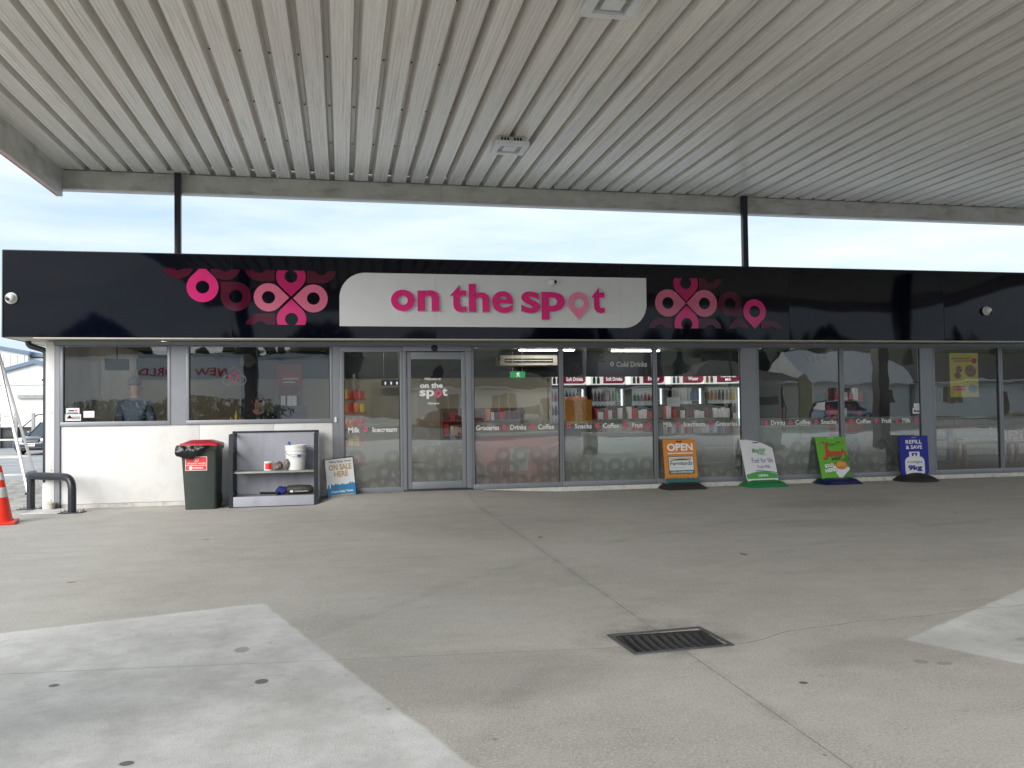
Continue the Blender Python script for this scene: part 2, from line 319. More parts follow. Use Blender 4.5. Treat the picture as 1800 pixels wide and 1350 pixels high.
# ------------------------------------------------------------------ mesh helpers
class MB:
    def __init__(s): s.v, s.f, s.m = [], [], []
    def add(s, vs, fs, mi=0):
        o = len(s.v); s.v += [tuple(v) for v in vs]; s.f += [tuple(i + o for i in f) for f in fs]; s.m += [mi] * len(fs); return s
    def box(s, x0, x1, y0, y1, z0, z1, mi=0, bev=0.0):
        if not bev:
            return s.add([(x, y, z) for z in (z0, z1) for y in (y0, y1) for x in (x0, x1)],
                         [(0, 2, 3, 1), (4, 5, 7, 6), (0, 1, 5, 4), (2, 6, 7, 3), (0, 4, 6, 2), (1, 3, 7, 5)], mi)
        bm = bmesh.new(); bmesh.ops.create_cube(bm, size=1)
        for v in bm.verts: v.co = Vector(((x0 + x1) / 2 + v.co.x * (x1 - x0), (y0 + y1) / 2 + v.co.y * (y1 - y0), (z0 + z1) / 2 + v.co.z * (z1 - z0)))
        bmesh.ops.bevel(bm, geom=bm.edges[:], offset=bev, segments=2, affect='EDGES', profile=.6)
        return s.bm(bm, mi)
    def bm(s, bm, mi=0):
        bm.verts.index_update(); s.add([v.co for v in bm.verts], [[v.index for v in f.verts] for f in bm.faces], mi); bm.free(); return s
    def tube(s, pts, r, n=8, mi=0, cap=True):
        pts = [Vector(p) for p in pts]; k = len(pts); rs = r if isinstance(r, (list, tuple)) else [r] * k
        vs = []; prev = None
        for i, p in enumerate(pts):
            d = ((pts[min(i + 1, k - 1)] - p).normalized() + (p - pts[max(i - 1, 0)]).normalized()).normalized()
            a = prev if prev else (Vector((0, 0, 1)) if abs(d.z) < .9 else Vector((1, 0, 0)))
            u = (a - d * a.dot(d)).normalized(); w = d.cross(u); prev = u
            vs += [p + (u * math.cos(2 * math.pi * j / n) + w * math.sin(2 * math.pi * j / n)) * rs[i] for j in range(n)]
        fs = [(i * n + j, i * n + (j + 1) % n, (i + 1) * n + (j + 1) % n, (i + 1) * n + j) for i in range(k - 1) for j in range(n)]
        if cap: fs += [tuple(range(n - 1, -1, -1)), tuple((k - 1) * n + j for j in range(n))]
        return s.add(vs, fs, mi)
    def lathe(s, prof, n=20, c=(0, 0, 0), mi=0, axis='z', arc=1.0):
        vs = []
        for r, h in prof:
            for j in range(n):
                a = 2 * math.pi * j / n; p = (r * math.cos(a), r * math.sin(a), h)
                if axis == 'y': p = (p[0], p[2], p[1])
                if axis == 'x': p = (p[2], p[0], p[1])
                vs.append((p[0] + c[0], p[1] + c[1], p[2] + c[2]))
        k = len(prof)
        fs = [(i * n + j, i * n + (j + 1) % n, (i + 1) * n + (j + 1) % n, (i + 1) * n + j) for i in range(k - 1) for j in range(n)]
        if axis in ('y',): fs = [f[::-1] for f in fs]
        if prof[0][0] > 1e-6: fs.append(tuple(range(n)) if axis == 'y' else tuple(range(n - 1, -1, -1)))
        if prof[-1][0] > 1e-6: fs.append(tuple((k - 1) * n + j for j in (range(n - 1, -1, -1) if axis == 'y' else range(n))))
        return s.add(vs, fs, mi)
    def prism(s, poly, y0, y1, mi=0, side=None):            # polygon in x,z extruded from y0 (front) to y1
        n = len(poly); a = sum(poly[i][0] * poly[(i + 1) % n][1] - poly[(i + 1) % n][0] * poly[i][1] for i in range(n))
        if a < 0: poly = poly[::-1]
        o = len(s.v); s.add([(x, y0, z) for x, z in poly] + [(x, y1, z) for x, z in poly], [tuple(range(n))], mi)
        fs = [tuple(range(2 * n - 1, n - 1, -1))] + [(i, i + n, (i + 1) % n + n, (i + 1) % n) for i in range(n)]
        s.f += [tuple(i + o for i in f) for f in fs]; s.m += [mi if side is None else side] * len(fs); return s
    def ringz(s, outer, inner, y0, y1, mi=0, side=None):     # outer and inner outlines of equal length, counter-clockwise in x,z
        n = len(outer); o = len(s.v)
        s.v += [(x, y0, z) for x, z in outer] + [(x, y0, z) for x, z in inner] + [(x, y1, z) for x, z in outer] + [(x, y1, z) for x, z in inner]
        sd = mi if side is None else side
        for i in range(n):
            j = (i + 1) % n
            s.f += [(o + i, o + j, o + n + j, o + n + i), (o + 2 * n + j, o + 2 * n + i, o + 3 * n + i, o + 3 * n + j),
                    (o + i, o + 2 * n + i, o + 2 * n + j, o + j), (o + n + j, o + 3 * n + j, o + 3 * n + i, o + n + i)]
            s.m += [mi, sd, sd, sd]
        return s
    def mesh(s, name, mats, smooth=None):
        me = bpy.data.meshes.new(name); me.from_pydata(s.v, [], s.f)
        for m in mats: me.materials.append(m)
        me.polygons.foreach_set('material_index', s.m); me.update()
        if smooth is not None:
            me.shade_smooth(); me.set_sharp_from_angle(angle=rad(smooth))
        return me
    def build(s, name, mats, parent=None, smooth=None):
        if not isinstance(mats, (list, tuple)): mats = [mats]
        return link(name, s.mesh(name, mats, smooth), parent)

def link(name, me, parent=None):
    o = bpy.data.objects.new(name, me); COL.objects.link(o)
    if parent: o.parent = parent
    return o
def tag(o, label, cat, group=None):
    o['label'] = label; o['category'] = cat
    if group: o['group'] = group
    return o
def thing(name, label, cat, loc=(0, 0, 0), rot=(0, 0, 0), group=None):
    o = link(name, None); o.empty_display_size = .1; o.location = loc; o.rotation_euler = rot
    return tag(o, label, cat, group)
def structure(o): o['kind'] = 'structure'; return o
def bx(name, m, parent, *a, bev=0.0): return MB().box(*a, bev=bev).build(name, MT[m] if isinstance(m, str) else m, parent, 35 if bev else None)
def copy_tree(o, parent=None):
    c = o.copy(); COL.objects.link(c); c.parent = parent
    for ch in o.children: copy_tree(ch, c)
    return c

_tc = {}
def text_raw(s, bold, shear):
    k = (s, bold, shear)
    if k not in _tc:
        cu = bpy.data.curves.new('t', 'FONT'); cu.body = s; cu.size = 1; cu.offset = bold; cu.shear = shear; cu.resolution_u = 3; cu.fill_mode = 'FRONT'
        ob = bpy.data.objects.new('t', cu); me = bpy.data.meshes.new_from_object(ob)
        _tc[k] = ([tuple(v.co) for v in me.vertices], [tuple(p.vertices) for p in me.polygons])
        bpy.data.objects.remove(ob); bpy.data.curves.remove(cu); bpy.data.meshes.remove(me)
    return _tc[k]
def add_text(mb, s, x0, x1, z0, z1, y, mi=0, bold=.02, shear=0.0, mirror=False, rot=0.0):
    vs, fs = text_raw(s, bold, shear)
    ax, bxx = min(v[0] for v in vs), max(v[0] for v in vs); az, bz = min(v[1] for v in vs), max(v[1] for v in vs)
    sx, sz = (x1 - x0) / (bxx - ax), (z1 - z0) / (bz - az); cx, cz = (x0 + x1) / 2, (z0 + z1) / 2
    out = []
    for v in vs:
        px, pz = x0 + (v[0] - ax) * sx - cx, z0 + (v[1] - az) * sz - cz
        if mirror: px = -px
        out.append((cx + px * math.cos(rot) - pz * math.sin(rot), y, cz + px * math.sin(rot) + pz * math.cos(rot)))
    mb.add(out, [f[::-1] if mirror else f for f in fs], mi); return mb
def text(name, s, x0, x1, z0, z1, y, m, parent, bold=.02, shear=0.0, rot=0.0):
    return add_text(MB(), s, x0, x1, z0, z1, y, 0, bold, shear, False, rot).build(name, MT[m], parent)
def text3d(name, s, x0, x1, z0, z1, y0, y1, face, parent, bold=.05):
    cu = bpy.data.curves.new('t', 'FONT'); cu.body = s; cu.size = 1; cu.offset = bold; cu.resolution_u = 8; cu.extrude = .5; cu.fill_mode = 'BOTH'
    ob = bpy.data.objects.new('t', cu); me = bpy.data.meshes.new_from_object(ob)
    vs = [tuple(v.co) for v in me.vertices]; fs = [tuple(p.vertices) for p in me.polygons]
    nz = [p.normal.z for p in me.polygons]
    bpy.data.objects.remove(ob); bpy.data.curves.remove(cu); bpy.data.meshes.remove(me)
    ax, bb = min(v[0] for v in vs), max(v[0] for v in vs); az, bz = min(v[1] for v in vs), max(v[1] for v in vs)
    mb = MB(); mb.v = [(x0 + (v[0] - ax) / (bb - ax) * (x1 - x0), y0 if v[2] > 0 else y1, z0 + (v[1] - az) / (bz - az) * (z1 - z0)) for v in vs]
    mb.f = fs; mb.m = [0 if n > .5 else 1 for n in nz]
    return mb.build(name, [MT[face], MT['letter_side']], parent)

def pin_outlines(cx, cz, r, hole, ang, n=48):
    # teardrop: circle with a square corner pointing along ang (radians); inner hole circle, same point count
    out, inn = [], []
    for i in range(n):
        a = 2 * math.pi * i / n
        d = (a - ang + math.pi) % (2 * math.pi) - math.pi
        rr = r if abs(d) > math.pi / 4 else r * math.cos(math.pi / 4 - abs(d)) ** -1 if False else (r if abs(d) >= math.pi / 4 else r / math.cos(math.pi / 4 - abs(d)))
        out.append((cx + rr * math.cos(a), cz + rr * math.sin(a))); inn.append((cx + hole * math.cos(a), cz + hole * math.sin(a)))
    return out, inn
def clip(poly, lo, hi, axis):
    for val, sgn in ((lo, 1), (hi, -1)):
        if val is None: continue
        res = []
        for i in range(len(poly)):
            p, q = poly[i], poly[(i + 1) % len(poly)]; a, b = (p[axis] - val) * sgn, (q[axis] - val) * sgn
            if a >= 0: res.append(p)
            if (a >= 0) != (b >= 0):
                t = a / (a - b); res.append((p[0] + (q[0] - p[0]) * t, p[1] + (q[1] - p[1]) * t))
        poly = res
        if len(poly) < 3: return []
    return poly
def add_pin(mb, cx, cz, r, hole, ang, y, mi=0, zlo=None, zhi=None, xlo=None, xhi=None):
    out, inn = pin_outlines(cx, cz, r, hole, ang)
    for i in range(len(out)):
        j = (i + 1) % len(out); q = clip(clip([out[i], out[j], inn[j], inn[i]], zlo, zhi, 1), xlo, xhi, 0)
        if q: mb.add([(x, y, z) for x, z in q], [tuple(range(len(q)))], mi)
    return mb

# ------------------------------------------------------------------ ground, road, hills
def sst(a, b, x):
    t = max(0.0, min(1.0, (x - a) / (b - a))); return t * t * (3 - 2 * t)
def door_ramp(x, y):
    return .095 * sst(-.45, -.02, x) * (1 - sst(1.75, 3.5, x)) * sst(-1.7, -.05, y) + .018 * sst(2.0, 3.5, x) * sst(-3, 0, y)
def terrain(x, y):
    return -.07 - .38 * sst(5, 26, y)
def axis_pts(*segs):
    out = []
    for a, b, n in segs: out += [a + (b - a) * i / n for i in range(n)]
    return out + [segs[-1][1]]
gx = axis_pts((-900, -60, 6), (-60, 60, 24), (60, 900, 6)); gy = axis_pts((-900, -60, 6), (-60, 2, 10), (2, 30, 28), (30, 60, 3), (60, 900, 6))
g = MB(); g.add([(x, y, terrain(x, y)) for y in gy for x in gx], [(j * len(gx) + i, j * len(gx) + i + 1, (j + 1) * len(gx) + i + 1, (j + 1) * len(gx) + i) for j in range(len(gy) - 1) for i in range(len(gx) - 1)])
structure(g.build('ground', MT['pale_yard'], smooth=60))

JX = 1.82
def joint_y(x):
    pts = [(-14, -7.75), (-1.73, -8.015), (-.07, -8.175), (1.47, -8.319), (2.108, -8.44), (2.35, -8.36), (2.55, -8.24), (2.7, -8.225), (3.05, -8.16), (3.45, -8.138), (4.01, -8.054), (20, -7.2)]
    for (a, ya), (b, yb) in zip(pts, pts[1:]):
        if x <= b: return ya + (yb - ya) * (x - a) / (b - a) + ((.022 * noise.noise((x * 6, 0, 3)) + .010 * noise.noise((x * 19, 4, 3))) if x > 2.1 else .008 * noise.noise((x * 5, 1, 7)))
    return -7.2
GX0, GX1, GY0, GY1 = 1.54, 2.085, -8.435, -8.09            # drain opening
forecourt = structure(link('forecourt', None))
def slab(x0, x1, ylo, yhi, nx, ny, hole=False):
    xs = sorted(set([x0 + (x1 - x0) * i / nx for i in range(nx + 1)] + ([v for v in (GX0, GX1) if x0 < v < x1] if hole else [])))
    mb = MB(); cols = []
    for x in xs:
        a = ylo(x) if callable(ylo) else ylo; b = yhi(x) if callable(yhi) else yhi
        ys = [a + (b - a) * (i / ny) for i in range(ny + 1)]
        if hole:
            if callable(ylo): q_ = max(GY1, a + .05); ys[0] = a; ys[1] = q_; ys[2:] = [q_ + (b - q_) * (i + 1) / (ny - 1) for i in range(ny - 1)]
            else: q_ = GY0 if GX0 - .01 < x < GX1 + .01 else min(GY0, b - .05); ys[-1] = max(b, q_ + .002); ys[-2] = q_; ys[:-2] = [a + (q_ - a) * i / (ny - 1) for i in range(ny - 1)]
        cols.append(ys)
    n = ny + 1; vs = [(x, y, door_ramp(x, y)) for x, ys in zip(xs, cols) for y in ys]
    fs = []
    for i in range(len(xs) - 1):
        for j in range(ny):
            mx = (xs[i] + xs[i + 1]) / 2
            if hole and GX0 < mx < GX1 and ((callable(ylo) and j == 0) or (not callable(ylo) and j == ny - 1)): continue
            fs.append((i * n + j, (i + 1) * n + j, (i + 1) * n + j + 1, i * n + j + 1))
    m = len(vs); vs += [(x, y, z - .06) for x, y, z in vs]
    edge = {}
    for f in fs:
        for a, b in zip(f, f[1:] + f[:1]): edge[(a, b)] = 1
    fs += [(b, a, a + m, b + m) for (a, b) in edge if (b, a) not in edge]
    mb.add(vs, fs); return mb.build('concrete_slab', MT['concrete'], forecourt, 40)
lo = lambda x: joint_y(x) + .0035
hi = lambda x: joint_y(x) - .0035
slab(-14, JX - .0022, lo, .12, 100, 34, True); slab(JX + .0022, 20, lo, .12, 240, 34, True)
slab(-14, JX - .0022, -23.5, hi, 100, 14, True); slab(JX + .0022, 20, -23.5, hi, 240, 14, True)
slab(20.006, 60, -23.5, .12, 4, 4); slab(-60, -14.006, -23.5, .12, 4, 4)
slab(-14, -4.2, .126, 6.0, 10, 8)
MB().box(JX - .03, JX + .03, -23.5, GY0 - .03, -.05, -.0006).build('joint_filler', MT['joint'], forecourt); MB().box(JX - .03, JX + .03, GY1 + .03, -1.6, -.05, -.0006).build('joint_filler', MT['joint'], forecourt)
for xa, xb in ((-14, GX0 - .03), (GX1 + .03, 20)):
    jm = MB(); xs_ = [xa + (xb - xa) * i / 120 for i in range(121)]
    jm.add([(x, joint_y(x) + d_, -.0006) for x in xs_ for d_ in (-.03, .03)], [(2 * i, 2 * i + 2, 2 * i + 3, 2 * i + 1) for i in range(120)]); jm.build('joint_filler', MT['joint'], forecourt)
pit = MB(); pit.box(GX0 - .02, GX1 + .02, GY0 - .02, GY1 + .02, -.45, -.44)
for a in ((GX0, GX0 + .012, GY0, GY1), (GX1 - .012, GX1, GY0, GY1), (GX0 + .012, GX1 - .012, GY0, GY0 + .012), (GX0 + .012, GX1 - .012, GY1 - .012, GY1)): pit.box(*a, -.45, -.001)
pit.build('drain_pit', MT['pit'], forecourt)

r = MB(); r.add([(-600, -47.5, -.062), (600, -47.5, -.062), (600, -23.5, -.062), (-600, -23.5, -.062)], [(0, 1, 2, 3)]); structure(r.build('road', MT['asphalt']))
r = MB(); r.box(-600, 600, -23.5, -23.35, -.07, .02); structure(r.build('kerb', MT['plinth']))
for y in (-27.0, -35.5, -44):
    r = MB()
    if y == -35.5:
        for k in range(-12, 22): r.box(k * 6, k * 6 + 3, y - .06, y + .06, -.06, -.055)
    else: r.box(-200, 200, y - .06, y + .06, -.06, -.055)
    structure(r.build('road_marking', MT['line_white']))
r = MB(); r.box(-600, 600, -53, -47.5, -.07, .05); structure(r.build('grass_verge', MT['grass']))
for pts in ([(-10.6, 13.0), (-8.6, 15.4), (-8.45, 15.25), (-10.45, 12.85)], [(-14.5, 16.2), (-8.3, 18.4), (-8.25, 18.2), (-14.5, 16.0)]):
    r = MB(); r.add([(x, y, terrain(x, y) + .006) for x, y in pts], [(3, 2, 1, 0)]); structure(r.build('road_marking', MT['line_white']))
hx = [-700 + 1700 * i / 130 for i in range(131)]; hy = [-180 - 420 * i / 24 for i in range(25)]
def hill_z(x, y):
    t = sst(-180, -420, y)
    return -1 + t * (30 + 16 * noise.noise((x * .006, y * .004, 1.3)) + 7 * noise.noise((x * .02, y * .02, 5)))
h = MB(); h.add([(x, y, hill_z(x, y)) for y in hy for x in hx], [(j * 131 + i, (j + 1) * 131 + i, (j + 1) * 131 + i + 1, j * 131 + i + 1) for j in range(24) for i in range(130)])
structure(h.build('hills', MT['hill'], smooth=60))
w = MB()
for k in range(520):
    x = random.uniform(-420, 700); y = random.uniform(-430, -190)
    if noise.noise((x * .012, y * .012, 9)) < -.05: continue
    z = hill_z(x, y) - 1; s_ = random.uniform(4, 9)
    prof = [(s_ * .1, 0), (s_ * .42, s_ * .35), (s_ * .36, s_ * .75), (s_ * .2, s_ * 1.15), (0.01, s_ * 1.45)]
    o0 = len(w.v); w.lathe(prof, 7, (x, y, z))
    for i in range(o0, len(w.v)): w.v[i] = tuple(c + random.uniform(-.5, .5) for c in w.v[i])
o = w.build('far_wood', MT['wood_leaf'], smooth=80); o['kind'] = 'stuff'; tag(o, 'dark pines scattered over the hills behind the street', 'wood')

# ------------------------------------------------------------------ canopy
CZ0, CYB, CYF, CXL = 4.90, .40, -14.5, -3.97
canopy = thing('forecourt_canopy', 'wide forecourt canopy with ribbed off-white metal underside and grey edge beams', 'canopy', (0, 0, 0))
PITCH = .292
def pan_mesh(y0, y1):
    def rib(c): return [(c - .009, 0), (c - .004, .004), (c + .004, .004), (c + .009, 0)]
    prof = [(.0, 0)] + rib(.042) + rib(.082) + rib(.120) + rib(.158) + [(.203, 0), (.224, .13), (.262, .13), (.292, 0)]
    m = MB(); n = len(prof); ys = [y0 + (y1 - y0) * i / 4 for i in range(5)]
    m.add([(x, y, z) for y in ys for x, z in prof], [(j * n + i, (j + 1) * n + i, (j + 1) * n + i + 1, j * n + i + 1) for j in range(4) for i in range(n - 1)])
    y = -1.06
    while y > y0:
        m.lathe([(.001, -.012), (.008, -.011), (.009, -.004), (.014, -.003), (.014, 0)], 6, (.244, y, .128), 1); y -= 1.44
    return m.mesh('roof_sheet', [MT['canopy'], MT['screw']])
pan = pan_mesh(CYF + .1, CYB - .02)
NP = 78; X0 = -3.628 - .246
for k in range(NP):
    o = link('roof_sheet', pan, canopy); o.location = (X0 + k * PITCH, 0, CZ0 + .002 * math.sin(k * 2.3)); o.rotation_euler = (0, rad(.25 * math.sin(k * 1.7)), 0)
CXR = X0 + NP * PITCH
deck = MB().box(CXL - .02, CXR, CYF, CYB + .1, CZ0 + .145, CZ0 + .17).build('roof_deck', MT['beam'], canopy)
splits = [CXL - .09, 1.565, 6.585, 11.75, 16.5, CXR]
for a, b in zip(splits, splits[1:]):
    m = MB(); m.box(a + .002, b - .002, CYB, CYB + .07, 4.625, 4.892); m.box(a + .002, b - .002, CYB - .012, CYB + .11, 4.600, 4.622, 1)  # lower flange coloured white to stand for sky light on it
    m.build('edge_beam', [MT['beam'], MT['white_trim']], canopy)
MB().box(CXL - .205, X0, CYF + .1, CYB - .02, 4.9005, 4.93).build('edge_flashing', MT['canopy'], canopy)
MB().box(CXL - .05, CXL, CYF, CYB - .004, 4.50, 4.899).build('edge_beam', MT['beam'], canopy)
MB().box(CXR, CXR + .1, CYF, CYB - .004, 4.52, 4.90).build('edge_beam', MT['beam'], canopy)
MB().box(CXL - .1, CXR + .1, CYF - .12, CYF - .002, 4.55, 4.90).build('edge_beam', MT['beam'], canopy)
MB().box(CXL - .12, CXL - .055, CYF - .2, CYB + .12, 4.53, 5.3).build('red_trim', MT['red_trim'], canopy)
MB().box(CXL - .205, CXR + .2, CYF - .2, CYF - .124, 4.58, 5.3).build('red_trim', MT['red_trim'], canopy)
MB().box(CXL - .2, CXR, CYB + .13, CYB + .30, 4.70, 5.05).build('gutter', MT['beam'], canopy)  # added box behind the beam, blocks sky seen through the rib ends
for x in (-2.368, 6.73):
    m = MB(); m.box(x - .045, x + .045, .27, .36, 2.6, 4.895, bev=.006); m.build('support_post', MT['post'], canopy, 35)
    m = MB(); m.box(x - .13, x + .13, .22, .395, 4.885, 4.897); m.build('fixing_plate', MT['beam'], canopy)
for x in (-2.3, 6.8, 15.9):
    m = MB(); m.box(x - .16, x + .16, -9.93, -9.57, .018, 4.885, bev=.01); m.build('column', MT['post'], canopy, 35)
def canopy_light(x, y, label):
    t = thing('canopy_light', label, 'light fitting', (x, y, 4.775), group='flat light fittings under the canopy')
    m = MB(); m.box(-.2, .2, -.18, .18, .055, .122, bev=.006); m.build('housing', MT['beam'], t, 35)
    for xs in (-.13, -.09, -.05, .04, .08, .12): MB().box(xs - .013, xs + .013, -.183, -.179, .07, .108).build('vent_slot', MT['black'], t)
    m = MB(); o_, i_ = .225, .15
    for a in ((-o_, o_, -o_, -i_), (-o_, o_, i_, o_), (-o_, -i_, -i_, i_), (i_, o_, -i_, i_)): m.box(*a, 0, .054)
    m.build('bezel', MT['white_plastic'], t)
    MB().box(-.15, .15, -.15, .15, .03, .05).build('reflector', MT['steel'], t)
    MB().box(-.09, .09, -.09, .09, .012, .029).build('diffuser', MT['white_plastic'], t)
canopy_light(2.21, -1.93, 'square white light fitting under the canopy, nearer the shop')
canopy_light(2.31, -6.0, 'square white light fitting at the upper edge of the picture')

# ------------------------------------------------------------------ shop building
shop = thing('shop_building', 'single-storey convenience shop with gloss black fascia and grey framed glass front', 'shop')
FY = -.55; FZ0, FZ1 = 2.364, 3.522
# roof, side and back
MB().box(-4.38, 17.0, FY + .12, 10.2, 2.72, 2.80).build('roof_deck', MT['roof_grey'], shop)
MB().box(-4.05, -3.97, .02, 10.1, 0, 2.70).build('side_wall', MT['wall_white'], shop)
MB().box(16.9, 17.0, .02, 10.1, 0, 2.70).build('side_wall', MT['wall_white'], shop)
MB().box(-4.05, 17.0, 10.1, 10.2, 0, 2.70).build('back_wall', MT['wall_white'], shop)
MB().box(-3.96, 16.89, .06, 10.09, .05, .09).build('floor_slab', MT['floor'], shop)
MB().box(-3.96, 16.89, .06, 10.09, 2.56, 2.60).build('ceiling_lining', MT['ceil'], shop)
edges = [-4.41, -1.50, 1.358, 4.195, 7.03, 9.856, 12.7, 15.5, 17.4]
for k, (a, b) in enumerate(zip(edges, edges[1:])):
    nx, nz = 24, 10; m = MB(); ph = k * 1.9
    def wy(x, z): return FY + .0028 * math.sin(x * 2.1 + ph) * math.sin((z - FZ0) / (FZ1 - FZ0) * math.pi) + .002 * noise.noise((x * 1.4, z * 2.2, ph)) + (.0032 * (k % 3 - 1)) * (z - 2.9)
    xs = [a + .0025 + (b - a - .005) * i / nx for i in range(nx + 1)]; zs = [FZ0 + (FZ1 - FZ0) * j / nz for j in range(nz + 1)]
    m.add([(x, wy(x, z), z) for z in zs for x in xs], [(j * (nx + 1) + i, j * (nx + 1) + i + 1, (j + 1) * (nx + 1) + i + 1, (j + 1) * (nx + 1) + i) for j in range(nz) for i in range(nx)])
    m.build('fascia_panel', MT['fascia'], shop, 60)
MB().box(-4.405, 17.4, FY + .012, FY + .10, FZ0 + .004, FZ1 - .01).build('fascia_backing', MT['alu_dark'], shop)
MB().box(-4.425, -4.411, FY - .012, 8, FZ0 - .004, FZ1 + .006).build('fascia_end_panel', MT['post'], shop)
MB().box(-4.41, 17.4, FY - .008, FY + .12, FZ1 + .001, FZ1 + .012).build('fascia_capping', MT['post'], shop)
MB().box(-4.40, 17.4, FY + .006, .10, FZ0 + .0, FZ0 + .003).build('soffit', MT['soffit'], shop)
MB().box(-4.40, -4.06, .10, 8, FZ0, FZ0 + .003).build('soffit', MT['soffit'], shop)
MB().box(-4.05, 17.0, FY + .008, FY + .03, FZ0 - .016, FZ0 - .001).build('soffit_trim', MT['soffit'], shop)
# fascia pin graphics
def fascia_pins(name, lst, y, zlo, zhi):
    for nm, cx, cz, r, hole, ang, mt in lst:
        add_pin(MB(), cx, cz, r, hole, rad(ang), y, 0, zlo, zhi).build(nm, MT[mt], shop)
def L(cx, cy): return (-.695 + (cx - 1310) * .001365, 2.935 - (cy - 355) * .00139)
def Rr(cx, cy): return (5.27 + (cx - 283) * .00286, 2.925 - (cy - 213) * .00281)
YP = FY - .009
lp = [(L(435, 258), 'vinyl_hot', 90, .211), (L(760, 348), 'vinyl_dark', 135, .205), (L(1082, 352), 'vinyl_pink', 0, .200), (L(1534, 358), 'vinyl_pink', 180, .200),
      (L(1308, 135), 'vinyl_deep', -90, .203), (L(1312, 573), 'vinyl_hot', 90, .203), (L(200, 28), 'vinyl_dark', 60, .208), (L(655, 35), 'vinyl_dark', 90, .208),
      (L(993, 42), 'vinyl_dark', -45, .203), (L(1620, 55), 'vinyl_dark', -135, .203), (L(1000, 662), 'vinyl_dark', 45, .205)]
fascia_pins('pin', [('printed_pin', p[0], p[1], r_, .089, a, mt) for p, mt, a, r_ in lp], YP, 2.552, 3.325)
rp = [(Rr(178, 210), 'vinyl_pink', 0, .212), (Rr(390, 210), 'vinyl_pink', 180, .212), (Rr(283, 98), 'vinyl_deep', -90, .205), (Rr(285, 325), 'vinyl_hot', 90, .205),
      (Rr(540, 210), 'vinyl_dark', -45, .198), (Rr(687, 252), 'vinyl_hot', -90, .195), (Rr(428, 62), 'vinyl_dark', -135, .195), (Rr(130, 362), 'vinyl_dark', 45, .195),
      (Rr(422, 362), 'vinyl_dark', 135, .195), (Rr(590, 372), 'vinyl_dark', 90, .19), (Rr(790, 372), 'vinyl_dark', 135, .19)]
fascia_pins('pin', [('printed_pin', p[0], p[1], r_, .092, a, mt) for p, mt, a, r_ in rp], YP, 2.54, 3.325)

# illuminated sign
sign = thing('shop_sign', 'white fascia sign panel with raised magenta letters reading on the spot', 'sign', (0, 0, 0))
def corner(cx, cz, r, a0, a1, n=14): return [(cx + r * math.cos(rad(a0 + (a1 - a0) * i / n)), cz + r * math.sin(rad(a0 + (a1 - a0) * i / n))) for i in range(n + 1)]
SX0, SX1, SZ0, SZ1, SR = -.026, 4.615, 2.538, 3.312, .37
for a, b in ((SX0, 1.357), (1.359, 4.194), (4.196, SX1)):
    outl = [(SX0, SZ0)] + [(SX1 - SR, SZ0)] + corner(SX1 - SR, SZ0 + SR, SR, -90, 0) + [(SX1, SZ1)] + [(SX0 + SR, SZ1)] + corner(SX0 + SR, SZ1 - SR, SR, 90, 180)
    MB().prism(clip(outl, a, b, 0), FY - .022, FY - .010).build('sign_panel', MT['sign_white'], sign)
YL, YLb = FY - .075, FY - .023
def circ(cx, cz, rx, rz, n=40): return [(cx + rx * math.cos(2 * math.pi * i / n), cz + rz * math.sin(2 * math.pi * i / n)) for i in range(n)]
MB().ringz(circ(.874, 2.912, .172, .156), circ(.874, 2.912, .070, .066), YL, YLb, 0, 1).build('letter', [MT['magenta'], MT['letter_side']], sign, 40)
for ch, a, b, z0, z1 in (('n', 1.085, 1.402, 2.760, 3.065), ('h', 1.838, 2.150, 2.755, 3.170), ('e', 2.185, 2.505, 2.745, 3.068), ('s', 2.625, 2.915, 2.745, 3.070), ('p', 2.935, 3.300, 2.650, 3.068)):
    text3d('letter', ch, a, b, z0, z1, YL, YLb, 'magenta', sign, .024 if ch in 'es' else .034)
def tee(x, w, z0, z1):
    zx = z0 + (z1 - z0) * .60; zt = z0 + (z1 - z0) * .80; s0 = x + w * .20; s1 = x + w * .62
    p = [(x, zx), (s1 - w * .03, z1), (s1 - w * .03, zt), (x + w, zt), (x + w, zx), (s1, zx), (s1, z0 + .115), (s1 + .012, z0 + .085), (s1 + .035, z0 + .078), (x + w, z0 + .090), (x + w, z0 + .012)]
    p += [(x + w - .05, z0), (s0 + .09, z0 + .002), (s0 + .045, z0 + .018), (s0 + .012, z0 + .055), (s0, z0 + .105), (s0, zx)]
    MB().prism(p, YL, YLb, 0, 1).build('letter', [MT['magenta'], MT['letter_side']], sign)
tee(1.560, .240, 2.750, 3.150); tee(3.712, .212, 2.755, 3.150)
po, pi_ = pin_outlines(3.51, 2.905, .165, .082, rad(-90), 64)
po = [(x, z if z > 2.905 - .13 else 2.905 - .13 + (z - 2.775) * 1.15) for x, z in po]
MB().ringz(po, pi_, YL, YLb, 0, 1).build('letter', [MT['pink'], MT['letter_side']], sign, 40)

